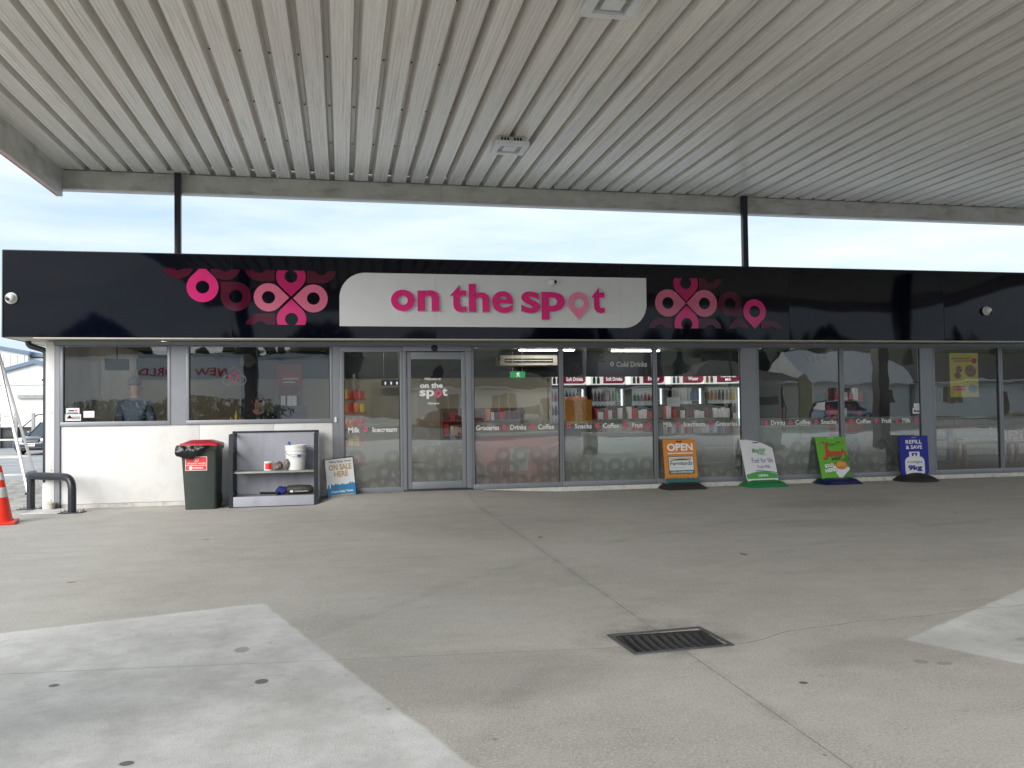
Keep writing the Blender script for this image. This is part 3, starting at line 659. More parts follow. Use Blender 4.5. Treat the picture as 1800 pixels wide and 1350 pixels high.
def dome_camera(x, z, y, label, lens=(0, 0), s=1.0):
    t = thing('security_camera', label, 'camera', (x, y, z), group='white security cameras on the black fascia')
    MB().lathe([(.001, 0), (.075 * s, 0), (.078 * s, -.012), (.066 * s, -.035)], 24, axis='y').build('mount', MT['white_plastic'], t, 40)
    MB().lathe([(.06 * s, -.03), (.060 * s, -.05), (.05 * s, -.08), (.032 * s, -.1), (.001, -.107)], 24, axis='y').build('housing', MT['white_plastic'], t, 40)
    MB().lathe([(.034 * s, 0), (.034 * s, -.012), (.02 * s, -.02), (.001, -.022)], 20, (lens[0], -.085, lens[1]), axis='y').build('lens', MT['black'], t, 40)
dome_camera(-4.305, 2.88, FY - .011, 'white round security camera at the fascia end above the downpipe', (-.012, -.01))
dome_camera(3.115, 3.215, FY - .023, 'small white security camera on the white sign above letter p', (.025, 0), .8)
dome_camera(10.66, 2.87, FY - .011, 'white security camera on the fascia above the yellow poster window', (.03, -.03))

# ---------------- wall below the small windows
def panel(x0, x1, z0, z1): MB().box(x0, x1, -.012, .05, z0, z1, bev=.003).build('wall_panel', MT['wall_white'], shop, 35)
for a, b in zip((-3.865, -2.02, -.985), (-2.023, -.988, -.14)): panel(a, b, .062, 1.150)
MB().box(-3.86, -.14, -.006, .05, 0, .058).build('wall_base', MT['plinth'], shop)
MB().box(-4.05, -3.935, -.045, .018, .0, 2.345, bev=.004).build('corner_post', MT['wall_white'], shop, 35)
for z in (.55, 1.35, .13): MB().lathe([(.001, -.006), (.01, -.005), (.012, 0)], 10, (-3.975, -.045, z), axis='y').build('bolt', MT['steel'], shop)
MB().box(-3.932, -3.87, -.04, .05, 0, 2.29).build('frame_post', MT['alu'], shop)
MB().box(-2.408, -2.200, -.025, .05, 1.152, 2.29).build('frame_post', MT['alu'], shop)
MB().box(-.132, -.030, -.035, .05, 0.0, 2.29).build('frame_post', MT['alu'], shop)
MB().box(-3.95, 17.0, -.045, .06, 2.295, 2.352).build('window_head', MT['alu'], shop)
MB().box(6.466, 6.722, -.03, .08, .09, 2.29).build('frame_post', MT['alu'], shop)
MB().box(9.808, 10.02, -.03, .08, .09, 2.29).build('frame_post', MT['alu'], shop)
MB().box(1.98, 17.0, -.02, .10, -.05, .088, bev=.004).build('plinth', MT['plinth'], shop, 35)

PINS = []
def window(x0, x1, z0, z1, fl, fr, fb, ft, words=(), film=None, pins=0, label=None):
    t = link('window', None, shop)
    if label: t['label'] = label
    yf = -.036
    def fpart(nm, *a): MB().box(*a, bev=.004).build(nm, MT['alu'], t, 35)
    fpart('frame', x0, x1, yf, .045, z0, z0 + fb); fpart('frame', x0, x1, yf, .045, z1 - ft, z1)
    if fl: fpart('frame', x0, x0 + fl, yf + .002, .043, z0 + fb + .001, z1 - ft - .001)
    if fr: fpart('frame', x1 - fr, x1, yf + .002, .043, z0 + fb + .001, z1 - ft - .001)
    gx0, gx1, gz0, gz1 = x0 + fl, x1 - fr, z0 + fb, z1 - ft
    MB().box(gx0 - .004, gx1 + .004, .0, .006, gz0 - .004, gz1 + .004).build('pane', MT['glass'], t)
    for a in ((gx0, gx0 + .012, gz0, gz1), (gx1 - .012, gx1, gz0, gz1)): MB().box(a[0], a[1], -.012, -.002, a[2], a[3]).build('gasket', MT['alu_dark'], t)
    if film:
        MB().add([(gx0, .013, gz0), (gx1, .013, gz0), (gx1, .013, film), (gx0, .013, film)], [(0, 1, 2, 3)]).build('frosted_film', MT['film'], t)
        if pins:
            m = MB(); rnd = random.Random(pins); R_ = .126; p_ = .268
            row = 0; z = gz0 + .02
            while z < gz0 + .62:
                x = gx0 - .1 + (row % 2) * .134 + rnd.uniform(-.02, .02)
                while x < gx1 + .1:
                    keep = .96 if row < 1 else (.8 if row == 1 else (.45 if row == 2 else .25))
                    if rnd.random() < keep:
                        add_pin(m, x, z, R_, .055, rad(rnd.choice((-90, 45, 135, -45, -135, 90, -90))), .0095, 0, gz0 + .001, None, gx0 + .001, gx1 - .001)
                    x += p_
                row += 1; z += .205
            m.build('pin_pattern', MT['pin_film'], t)
    for wd in words:
        s, a, b, zc, hgt, mt, bold = wd
        if s == '*':
            add_pin(MB(), (a + b) / 2, zc + .01, .034, .014, rad(-90), -.0055).build('printed_pin', MT[mt], t)
        else: text('lettering', s, a, b, zc - hgt / 2, zc + hgt / 2, -.005, mt, t, bold)
    return t
W_ = lambda s, a, b: (s, a, b, 1.035, .078 if not any(c in s for c in 'pgy') else .078, 'txt_white', .014)
P_ = lambda x: ('*', x - .03, x + .03, 1.03, 0, 'txt_pink', 0)
w1 = window(-3.868, -2.41, 1.155, 2.290, .04, .04, .06, .012)
w2 = window(-2.198, -.134, 1.155, 2.290, .04, .04, .06, .012)
window(-.026, .905, .095, 2.290, .06, .045, .075, .085, [W_('Milk', .09, .26), P_(.345), W_('Icecream', .449, .812)], 1.125, 1)
window(1.962, 3.380, .095, 2.290, .03, .032, .075, .012, [W_('Groceries', 2.025, 2.385), P_(2.465), W_('Drinks', 2.562, 2.815), P_(2.915), W_('Coffee', 3.006, 3.263)], 1.13, 2)
window(3.384, 4.942, .095, 2.290, .032, .032, .075, .012, [P_(3.50), W_('Snacks', 3.60, 3.877), P_(3.97), W_('Coffee', 4.065, 4.33), P_(4.445), W_('Fruit', 4.55, 4.732), P_(4.83), ('Cold Drinks', 4.30, 4.82, 2.012, .085, 'txt_grey', .03), ('*', 4.2, 4.26, 2.01, 0, 'txt_grey', 0)], 1.12, 3)
window(4.946, 6.464, .095, 2.290, .032, .03, .075, .012, [W_('Milk', 5.081, 5.237), P_(5.335), W_('Icecream', 5.433, 5.798), P_(5.895), W_('Groceries', 5.988, 6.369)], 1.115, 4)
window(6.724, 8.274, .095, 2.290, .03, .036, .075, .012, [P_(6.88), W_('Drinks', 6.97, 7.227), P_(7.32), W_('Coffee', 7.414, 7.686), P_(7.79), W_('Snacks', 7.886, 8.171), ('Bread', 7.776, 8.01, 2.10, .085, 'txt_grey', .03), ('*', 7.68, 7.74, 2.09, 0, 'txt_grey', 0)], 1.11, 5)
w7 = window(8.278, 9.806, .095, 2.290, .036, .03, .075, .012, [P_(8.44), W_('Coffee', 8.545, 8.815), P_(8.925), W_('Fruit', 9.032, 9.217), P_(9.32), W_('Milk', 9.426, 9.581), P_(9.69)], 1.105, 6)
w8 = window(10.022, 11.378, .095, 2.290, .04, .036, .075, .012)
w9 = window(11.382, 13.0, .095, 2.290, .036, .036, .075, .012)
window(13.004, 14.6, .095, 2.290, .036, .036, .075, .012); window(14.604, 16.9, .095, 2.290, .036, .036, .075, .012)
# stickers on the glass
def sticker(win, x0, x1, z0, z1, marks, m='board_white'):
    s_ = bx('sticker', m, win, x0, x1, -.0035, -.0015, z0, z1)
    for a, b, c, d, mt in marks: bx('sticker_print', mt, win, x0 + a * (x1 - x0), x0 + b * (x1 - x0), -.0055, -.0037, z0 + c * (z1 - z0), z0 + d * (z1 - z0))
for win, ox, oz in ((w1, 0, 0), ):
    sticker(win, -3.80, -3.625, 1.335, 1.412, [(.2, .6, .4, .65, 'navyblue'), (.65, .85, .4, .65, 'label_red'), (.1, .9, .05, .2, 'ink')])
    sticker(win, -3.82, -3.605, 1.232, 1.326, [(.45, .95, .5, .62, 'ink'), (.45, .95, .25, .37, 'ink')])
    m = MB(); m.prism([(-3.79, 1.265), (-3.76, 1.31), (-3.745, 1.31), (-3.715, 1.265)], -.006, -.004); m.build('sticker_print', MT['vinyl_dark'], win)
    sticker(win, -3.572, -3.43, 1.275, 1.368, [(.2, .8, .62, .66, 'txt_grey'), (.3, .8, .4, .44, 'txt_grey')])
sticker(w7, 9.655, 9.775, 1.25, 1.325, [(.3, .8, .4, .6, 'txt_grey')]); sticker(w7, 9.63, 9.776, 1.15, 1.245, [(.5, .9, .3, .55, 'ink')])
m = MB(); m.prism([(9.645, 1.18), (9.668, 1.222), (9.678, 1.222), (9.70, 1.18)], -.006, -.004); m.build('sticker_print', MT['vinyl_dark'], w7)
# diamond badge on the second window
dm = MB(); dx, dz = -1.535, 1.84
def dia(s_): return [(dx + s_, dz), (dx, dz + s_ * 1.05), (dx - s_, dz), (dx, dz - s_ * 1.05)]
dm.ringz(dia(.155), dia(.147), -.006, -.004); dm.ringz(dia(.085), dia(.07), -.006, -.004, 1, 1)
dm.ringz(circ(dx - .09, dz - .05, .075, .075, 24), circ(dx - .09, dz - .05, .066, .066, 24), -.008, -.0065); dm.ringz(circ(dx + .09, dz - .05, .075, .075, 24), circ(dx + .09, dz - .05, .066, .066, 24), -.008, -.0065)
dm.build('badge_print', [mat('badge_grey', (.12, .12, .125), .5), MT['vinyl_deep']], w2)

# ---------------- sliding door
door = link('sliding_door', None, shop); door['label'] = 'grey framed automatic sliding glass door'
def dp(nm, *a, m='alu'): MB().box(*a, bev=.004).build(nm, MT[m], door, 35)
dp('jamb', .907, .958, -.045, .045, .095, 2.215); dp('jamb', 1.872, 1.958, -.045, .045, .095, 2.215); dp('header', .907, 1.958, -.055, .045, 2.217, 2.292)
dp('leaf_frame', .968, 1.030, -.02, .02, .125, 2.205); dp('leaf_frame', 1.805, 1.866, -.02, .02, .125, 2.205); dp('leaf_frame', 1.032, 1.803, -.02, .02, .125, .235); dp('leaf_frame', 1.032, 1.803, -.02, .02, 2.095, 2.205)
dp('threshold', .907, 1.958, -.05, .05, .06, .122, m='alu_dark')
MB().box(1.03, 1.805, -.003, .003, .232, 2.098).build('pane', MT['glass'], door)
m = MB(); rnd = random.Random(41)
for row in range(4):
    for k in range(4):
        if rnd.random() < (1, 1, .7, .5)[row]: add_pin(m, 1.08 + k * .28 + (row % 2) * .14 - .03, .30 + row * .205, .135, .055, rad(rnd.choice((-90, 45, 135, -45))), .0105, 0, .24, None, 1.035, 1.80)
m.build('pin_pattern', MT['pin_film'], door)
MB().add([(1.032, .014, .236), (1.803, .014, .236), (1.803, .014, .86), (1.032, .014, .86)], [(0, 1, 2, 3)]).build('frosted_film', MT['film'], door)
text('lettering', 'Welcome to', 1.235, 1.485, 1.775, 1.815, -.006, 'txt_white', door, .02, .2)
text('lettering', 'on the', 1.165, 1.515, 1.655, 1.735, -.006, 'txt_white', door, .04)
text('lettering', 'sp', 1.158, 1.385, 1.49, 1.625, -.006, 'txt_white', door, .03)
text('lettering', 't', 1.505, 1.585, 1.53, 1.655, -.006, 'txt_white', door, .03)
add_pin(MB(), 1.445, 1.575, .055, .026, rad(-90), -.006).build('printed_pin', MT['txt_pink'], door)
text('lettering', 'Oamaru', 1.28, 1.455, 1.405, 1.438, -.006, 'txt_white', door, .03)
MB().lathe([(.001, -.035), (.03, -.03), (.045, -.012), (.05, 0)], 20, (1.387, -.056, 2.262), axis='y').build('motion_sensor', MT['black'], door, 40)
MB().box(-.108, -.078, -.055, -.036, 1.155, 1.235, bev=.008).build('key_switch', MT['white_plastic'], shop, 35)
# ------------------------------------------------------------------ drain grates
gr = thing('drain_grate', 'dished cast-iron drain grate set in the forecourt concrete', 'grate', (1.812, -8.262, 0), (0, 0, rad(3.5)))
fr_ = MB(); A, B, Cc = .298, .203, .022
for a in ((-A, A, -B, -B + Cc), (-A, A, B - Cc, B), (-A, -A + Cc, -B + Cc, B - Cc), (A - Cc, A, -B + Cc, B - Cc)): MB().box(*a, -.03, .008, bev=.004).build('frame_bar', MT['iron'], gr, 35)
bar = MB(); nseg = 10
for sx in (-.011, .011): pass
vs = []
for i in range(nseg + 1):
    t = i / nseg; y = -B + Cc - .002 + t * 2 * (B - Cc + .002); z = .002 - .040 * math.sin(math.pi * t); x = .022 * math.sin(math.pi * t)
    vs += [(x - .016, y, z), (x + .010, y, z - .004), (x + .014, y, z - .035), (x - .010, y, z - .035)]
bar.add(vs, [(i * 4 + j, i * 4 + (j + 1) % 4, (i + 1) * 4 + (j + 1) % 4, (i + 1) * 4 + j) for i in range(nseg) for j in range(4)])
bmesh_bar = bar.mesh('grate_bar', [MT['iron']], 50)
for k in range(10):
    o = link('grate_bar', bmesh_bar, gr); o.location = (-.235 + k * .0522, 0, 0)
g2 = thing('floor_grate', 'flat mesh drain grate under the black guard rail', 'grate', (-3.93, -.33, .0), (0, 0, rad(-4)))
MB().box(-.24, .24, -.22, .22, .003, .006).build('sump_dark_sheet', MT['pit'], g2)  # near-black sheet standing in for the shade of an open sump
for a in ((-.25, .25, -.235, -.22), (-.25, .25, .22, .235), (-.255, -.24, -.235, .235), (.24, .255, -.235, .235)): MB().box(*a, .003, .02).build('frame_bar', MT['steel'], g2)
gm = MB().box(-.24, .24, -.003, .003, .008, .018).mesh('grate_bar', [MT['steel']])
for k in range(15): link('grate_bar', gm, g2).location = (0, -.205 + k * .0293, 0)
gm2 = MB().box(-.003, .003, -.22, .22, .007, .016).mesh('cross_bar', [MT['steel']])
for k in range(9): link('cross_bar', gm2, g2).location = (-.2 + k * .05, 0, 0)

# ------------------------------------------------------------------ guard rail, downpipe, pot, cone
rail = thing('guard_rail', 'black bent-pipe guard rail bolted down at the shop corner', 'guard rail', (0, 0, 0))
def arc(p, c, q, n=6): return [tuple((1 - t) ** 2 * a + 2 * t * (1 - t) * b + t * t * d for a, b, d in zip(p, c, q)) for t in [i / n for i in range(n + 1)]]
RZ = .475
pts = [(-4.35, .42, RZ)] + [(-4.34, .2, RZ)] + arc((-4.30, .12, RZ), (-4.26, .04, RZ), (-4.17, -.02, RZ)) + arc((-3.70, -.40, RZ), (-3.58, -.50, RZ), (-3.57, -.51, RZ - .15)) + [(-3.57, -.51, .012)]
MB().tube(pts, .053, 16).build('bent_pipe', MT['post'], rail, 50)
MB().tube([(-4.30, .16, .012), (-4.30, .16, RZ - .03)], .053, 16).build('post', MT['post'], rail, 50)
for x, y in ((-4.30, .16), (-3.57, -.51)):
    pb = MB().box(x - .15, x + .15, y - .11, y + .11, .003, .014, bev=.003).build('base_plate', MT['post'], rail, 35)
    for sx in (-.12, .12):
        for sy in (-.08, .08): MB().lathe([(.014, 0), (.014, .012), (.008, .013), (.007, .034), (.001, .035)], 8, (x + sx, y + sy, .014)).build('anchor_bolt', MT['steel'], rail, 40)
dpipe = thing('downpipe', 'dark downpipe running down the white shop corner into a pale collar', 'pipe')
MB().tube(arc((-4.33, .12, 2.36), (-4.33, .12, 2.31), (-4.29, .12, 2.29)) + arc((-4.16, .12, 2.25), (-4.095, .12, 2.23), (-4.095, .12, 2.17)) + [(-4.095, .12, .36)], .04, 14).build('pipe', MT['post'], dpipe, 50)
MB().tube([(-4.095, .12, .0), (-4.095, .12, .37)], .043, 14).build('collar', MT['white_plastic'], dpipe, 50)
for z in (1.0, 1.8): MB().box(-4.14, -4.05, .075, .165, z, z + .025).build('bracket', MT['post'], dpipe)
pot = thing('plastic_pot', 'small cream plastic tub on the ground at the corner post', 'tub', (-3.955, -.12, .002))
MB().lathe([(.048, 0), (.056, .10), (.056, .105), (.045, .103), (.04, .02), (.001, .018)], 20).build('tub', MT['soffit'], pot, 40)
MB().lathe([(.057, .088), (.060, .09), (.060, .108), (.056, .110)], 20).build('rim', MT['soffit'], pot, 40)

cone = thing('traffic_cone', 'orange traffic cone with two silver bands by the ladder', 'cone', (-4.12, -1.47, 0), (0, 0, rad(12)))
m = MB(); m.box(-.2, .2, -.2, .2, .004, .035, bev=.012); m.build('base', MT['cone'], cone, 35)
def cr(z): return .155 - (z - .035) * (.155 - .03) / .67
MB().lathe([(cr(.035) + .02, .034), (cr(.06), .06)] + [(cr(z), z) for z in (.2, .3, .42, .5, .6)] + [(cr(.7), .70), (.02, .712), (.001, .712)], 28).build('body', MT['cone'], cone, 40)
for a, b in ((.325, .445), (.535, .625)): MB().lathe([(cr(a) + .0005, a), (cr(a) + .003, a + .002), (cr(b) + .003, b - .002), (cr(b) + .0005, b)], 28).build('reflective_band', MT['reflect'], cone, 40)

# ------------------------------------------------------------------ ladder
lad = thing('step_ladder', 'aluminium ladder with splayed legs beyond the cone', 'ladder', (-5.93, 2.55, 0))
LH, LB, LT = 2.7, .80, .08
def lx(z): return LB - (LB - LT) * z / LH
for sx in (-1, 1):
    MB().tube([(sx * LB, 0, .0), (sx * LT, .45, LH)], .030, 6).build('stile', MT['ladder'], lad)
    MB().tube([(sx * LB * .8, 1.0, .0), (sx * LT, .48, LH)], .024, 6).build('back_leg', MT['ladder'], lad)
    MB().box(sx * LB - .04, sx * LB + .04, -.05, .05, 0, .03).build('rubber_foot', MT['rubber'], lad)
for k in range(1, 9):
    z = .04 + k * .29; y = .45 * z / LH; MB().box(-lx(z), lx(z), y - .03, y + .03, z - .014, z + .014).build('rung', MT['ladder'], lad)
for z in (.6, 1.3): MB().box(-lx(z) * .8, lx(z) * .8, 1.0 - .52 * z / LH - .01, 1.0 - .52 * z / LH + .01, z - .015, z + .015).build('brace', MT['ladder'], lad)
MB().lathe([(.05, -.12), (.05, .12)], 12, (0, .465, LH), axis='x').build('hinge', MT['black'], lad)

# ------------------------------------------------------------------ wheelie bin
b_ = thing('wheelie_bin', 'dark green wheelie bin with red lid and black bag hanging out', 'bin', (-1.925, -.45, .0), (0, 0, rad(88)))
def frust(x0, x1, y0, y1, z0, X0_, X1_, Y0_, Y1_, z1, rr=.04, n=4):
    m = MB()
    def ring(a, b, c, d, z):
        out = []
        for cx, cy, s in ((b - rr, d - rr, 0), (a + rr, d - rr, 90), (a + rr, c + rr, 180), (b - rr, c + rr, 270)):
            out += [(cx + rr * math.cos(rad(s + 90 * i / n)), cy + rr * math.sin(rad(s + 90 * i / n)), z) for i in range(n + 1)]
        return out
    r0, r1 = ring(x0, x1, y0, y1, z0), ring(X0_, X1_, Y0_, Y1_, z1); k = len(r0)
    m.add(r0 + r1, [(i, (i + 1) % k, k + (i + 1) % k, k + i) for i in range(k)] + [tuple(range(k - 1, -1, -1)), tuple(range(k, 2 * k))]); return m
frust(-.20, .205, -.235, .18, .0, -.235, .235, -.25, .23, .85).build('body', MT['bin_green'], b_, 40)
frust(-.25, .255, -.262, .242, .815, -.255, .265, -.268, .248, .865, .03).build('rim', MT['bin_green'], b_, 40)
frust(-.206, -.1, -.225, .172, .0, -.216, -.1, -.232, .185, .26, .03).build('front_step', MT['bin_green'], b_, 40)
frust(-.262, .262, -.275, .255, .868, -.245, .25, -.255, .235, .905, .04).build('lid', MT['lid_red'], b_, 40)
frust(-.23, .235, -.24, .22, .906, -.13, .12, -.15, .13, .945, .04).build('lid_dome', MT['lid_red'], b_, 40)
MB().tube([(.27, -.2, .87), (.315, -.19, .885), (.315, .17, .885), (.27, .18, .87)], .016, 8).build('handle', MT['bin_green'], b_, 40)
for y in (-.17, .14): MB().box(.235, .32, y - .018, y + .018, .80, .885, bev=.006).build('handle_bracket', MT['bin_green'], b_, 35)
for y in (-.24, .16):
    wh = MB().lathe([(.03, -.02), (.085, -.022), (.10, -.014), (.10, .014), (.085, .022), (.03, .02)], 22, (.26, y + .04, .10), axis='y').build('wheel', MT['rubber'], b_, 40)
MB().tube([(.26, -.2, .10), (.26, .2, .10)], .012, 8).build('axle', MT['steel'], b_)
bag = MB(); n1, n2 = 26, 9                                                     # bag folded over the rim
vs = []
for i in range(n1):
    t = i / (n1 - 1)
    if t < .35: px, py = .12 - t / .35 * .382, .262
    else: px, py = -.272, .262 - (t - .35) / .65 * .43
    drop = (.16 * math.sin(min(1, t * 1.6) * math.pi * .5) * (1 - sst(.62, 1.0, t)) + .02)
    for j in range(n2):
        s_ = j / (n2 - 1); off = .02 + .028 * math.sin(s_ * math.pi) + .016 * noise.noise((t * 14, s_ * 5, 2))
        nx, ny = (0, 1) if t < .32 else ((-1, 0) if t > .38 else (-.7, .7))
        vs.append((px + nx * off, py + ny * off, .878 - s_ * drop + .012 * noise.noise((t * 9, s_ * 4, 7))))
bag.add(vs, [(i * n2 + j, i * n2 + j + 1, (i + 1) * n2 + j + 1, (i + 1) * n2 + j) for i in range(n1 - 1) for j in range(n2 - 1)])
bag.build('bag_liner', MT['bag'], b_, 60)
YB = -.2275
lab = bx('label_plate', 'label_red', b_, -.165, .118, YB - .008, YB - .004, .535, .725)
for a in ((-.165, .118, .535, .540), (-.165, .118, .720, .725), (-.165, -.160, .54, .72), (.113, .118, .54, .72), (-.16, .113, .603, .608)): bx('label_line', 'txt_white', b_, a[0], a[1], YB - .0095, YB - .0082, a[2], a[3])
text('lettering', 'GENERAL WASTE', -.145, .098, .622, .642, YB - .0095, 'txt_white', b_, .01)
MB().ringz(circ(-.024, .68, .030, .030, 24), circ(-.024, .68, .025, .025, 24), YB - .0095, YB - .0082).build('label_ring', MT['txt_white'], b_)
text('lettering', 'R', -.033, -.015, .668, .693, YB - .0095, 'txt_white', b_, .02)
MB().prism(circ(-.095, .571, .024, .024, 20), YB - .0095, YB - .0082).build('label_dot', MT['txt_white'], b_)
for z in (.576, .560): bx('label_line', 'txt_white', b_, -.06, .065, YB - .0095, YB - .0082, z, z + .006)

for ch in [c_ for c_ in b_.children if c_.name.startswith(('label_', 'lettering'))]: ch.rotation_euler = (0, 0, rad(-90))
# ------------------------------------------------------------------ forecourt service stand
st = thing('service_stand', 'navy framed two-shelf stand with pale grey back panel beside the bin', 'stand', (-.94, -.36, .0))
hw = .575
for sx in (-1, 1):
    x = sx * hw
    prof = [(-.245, 0), (-.255, .40), (-.245, .78), (-.215, 1.015)]
    m = MB(); vs = []
    for y, z in prof: vs += [(x - .028, y - .02, z), (x + .028, y - .02, z), (x + .028, y + .035, z), (x - .028, y + .035, z)]
    m.add(vs, [(i * 4 + j, i * 4 + (j + 1) % 4, i * 4 + 4 + (j + 1) % 4, i * 4 + 4 + j) for i in range(3) for j in range(4)] + [(3, 2, 1, 0), (12, 13, 14, 15)]); m.build('front_post', MT['navy'], st)
    MB().box(x - .028, x + .028, .19, .24, 0, 1.03).build('back_post', MT['navy'], st)
    for z in (.76, .16): MB().box(x - .012, x + .012, -.22, .19, z, z + .03).build('side_rail', MT['navy'], st)
    MB().box(x - .02, x + .02, -.2, .2, .995, 1.02).build('side_rail', MT['navy'], st)
mesh_p = MB()
for k in range(14): mesh_p.box(hw + .03, hw + .032, -.2 + k * .03, -.188 + k * .03, .05, 1.0)

mp_o = mesh_p.build('side_mesh', MT['steel'], st); mp_o['kind'] = 'stuff'
MB().box(-hw - .03, hw + .03, .185, .235, 1.022, 1.05).build('top_bar', MT['navy'], st)
MB().box(-hw + .03, hw - .03, .195, .205, .14, 1.02).build('back_panel', MT['lilac'], st)
MB().box(-hw + .03, hw - .03, -.235, .19, .468, .492, bev=.004).build('shelf_board', MT['shelf'], st, 35)
MB().box(-hw + .03, hw - .03, -.235, .19, .128, .142).build('shelf_board', MT['shelf'], st)
MB().box(-hw + .03, hw - .03, -.262, -.24, .012, .15, bev=.003).build('kick_panel', MT['lilac'], st, 35)
def bucket(x, y, z):
    t = thing('bucket', 'white lidded plastic bucket with wire handle on the stand shelf', 'bucket', (x, y, z))
    MB().lathe([(.125, 0), (.128, .01), (.140, .2), (.148, .31), (.15, .352), (.142, .352), (.13, .05), (.001, .045)], 28).build('pail', MT['white_plastic'], t, 40)
    for z_ in (.315, .27, .22): MB().lathe([(.143 + (z_ - .2) * .06, z_), (.154, z_ + .004), (.154, z_ + .012), (.146, z_ + .016)], 28).build('rib_band', MT['white_plastic'], t, 40)
    MB().tube([(.155 * math.cos(rad(a)), -.155 + .0 * a if False else -.158 * abs(math.sin(rad(a))) , .30 - .11 * math.sin(rad(a))) for a in range(0, 181, 15)], .0035, 6).build('wire_handle', MT['steel'], t)
    MB().box(.03, .075, -.151, -.146, .185, .215).build('blue_sticker', MT['royal'], t)
    MB().tube([(-.07, -.02, .2), (-.08, -.03, .36), (-.10, -.03, .395)], [.012, .014, .02], 8).build('blue_brush', MT['news_blue'], t, 40)
bucket(-.655, -.36, .493)
t = thing('small_tub', 'small white tub with red label on the stand shelf', 'tub', (-1.03, -.40, .493))
MB().lathe([(.060, 0), (.062, .02), (.060, .112), (.063, .115), (.063, .128), (.055, .130), (.001, .130)], 24).build('pot', MT['white_plastic'], t, 40)
m = MB(); vs = []
for i in range(9):
    a = rad(-130 + i * 11); vs += [(.0625 * math.cos(a) + .0, .0625 * math.sin(a), .018), (.0625 * math.cos(a), .0625 * math.sin(a), .105)]
m.add(vs, [(2 * i, 2 * i + 2, 2 * i + 3, 2 * i + 1) for i in range(8)]); m.build('red_label', MT['label_red'], t)
def lump(name, label, cat, loc, sx, sy, sz, m, seed, amp=.35):
    bm = bmesh.new(); bmesh.ops.create_icosphere(bm, subdivisions=3, radius=1)
    for v in bm.verts:
        d = 1 + amp * noise.noise(v.co * 1.7 + Vector((seed, 0, 0))) + amp * .5 * noise.noise(v.co * 4 + Vector((0, seed, 0)))
        v.co = Vector((v.co.x * sx * d, v.co.y * sy * d, max(-.92, v.co.z) * sz * d))
    zmin = min(v.co.z for v in bm.verts)
    for v in bm.verts: v.co.z -= zmin
    o = MB().bm(bm).build(name, m, None, 60); o.location = loc; return tag(o, label, cat)
MT['rag'] = mat('mottled_rag', (.20, .17, .14), .9, var=.85, scale=38)
lump('work_glove', 'crumpled mottled work glove next to the small tub on the shelf', 'glove', (-.895, -.42, .494), .065, .06, .055, MT['rag'], 3, .5)
lump('rag_ball', 'crumpled mottled rag leaning on the white bucket', 'rag', (-.775, -.455, .494), .045, .04, .068, MT['rag'], 8, .5)
lump('blue_cloth', 'blue bunched cloth on the lower shelf of the stand', 'cloth', (-.84, -.40, .144), .085, .07, .055, mat('blue_cloth', (.015, .02, .16), .8), 5, .4)
t = thing('window_squeegee', 'black handled squeegee lying on the lower shelf', 'squeegee', (-1.03, -.42, .146))
MB().tube([(-.12, 0, .03), (.12, .03, .022)], .016, 8).build('grip', MT['black'], t, 40); MB().box(.11, .13, -.06, .12, .0, .045).build('blade_holder', MT['rubber'], t)
t = thing('rolled_bag', 'dark rolled bag with white print on the lower shelf', 'bag', (-.60, -.40, .144))
MB().lathe([(.03, -.19), (.06, -.17), (.068, 0), (.062, .15), (.03, .19)], 16, (0, 0, .066), axis='x').build('roll', mat('bag_charcoal', (.045, .045, .043), .5, var=.4, scale=14, bump=.6, bscale=30), t, 50)
MB().box(-.13, -.09, -.071, -.066, .035, .06).build('print_mark', MT['txt_white'], t)
MB().box(-.07, .12, -.071, -.066, .042, .052).build('print_mark', MT['txt_grey'], t)

# ------------------------------------------------------------------ newspaper board
od = thing('newspaper_board', 'newspaper board reading ON SALE HERE leaning on the door frame', 'sign board', (-.005, -.19, .055), (rad(-13), rad(-5.0), 0))
Wd, Hd = .405, .575
bx('frame', 'navy', od, -Wd / 2 - .012, Wd / 2 + .012, -.012, .012, -.012, Hd + .012, bev=.004)
bx('poster', 'board_white', od, -Wd / 2, Wd / 2, -.0145, -.0125, 0, Hd)
bx('poster_band', 'news_blue', od, -Wd / 2, Wd / 2, -.0165, -.0147, 0, .135)
sky_ = MB(); xs = [-Wd / 2 + Wd * i / 40 for i in range(41)]
hs = [.135 + (.05 + .045 * abs(noise.noise((i * .37, 2, 0))) * 1.6 if i > 5 else (.07 if i in (2, 3) else .01)) for i in range(41)]
sky_.prism([(xs[0], .134)] + [(xs[-1], .134)] + [(xs[i], hs[i]) for i in range(40, -1, -1)], -.016, -.0148); sky_.build('printed_skyline', MT['news_blue'], od)
text('lettering', 'Otago Daily Times', -.15, .175, .513, .545, -.0165, 'ink', od, .02)
text('lettering', 'ON SALE', -.155, .175, .405, .492, -.0165, 'gold', od, .035); text('lettering', 'HERE', -.085, .115, .305, .388, -.0165, 'gold', od, .035)
text('lettering', 'Otago Daily Times', -.15, .165, .065, .105, -.0185, 'txt_white', od, .02)
for k, mt in ((0, 'poster_y'), ): bx('print_line', 'gold', od, -.16, .17, -.0185, -.0167, .028, .042)

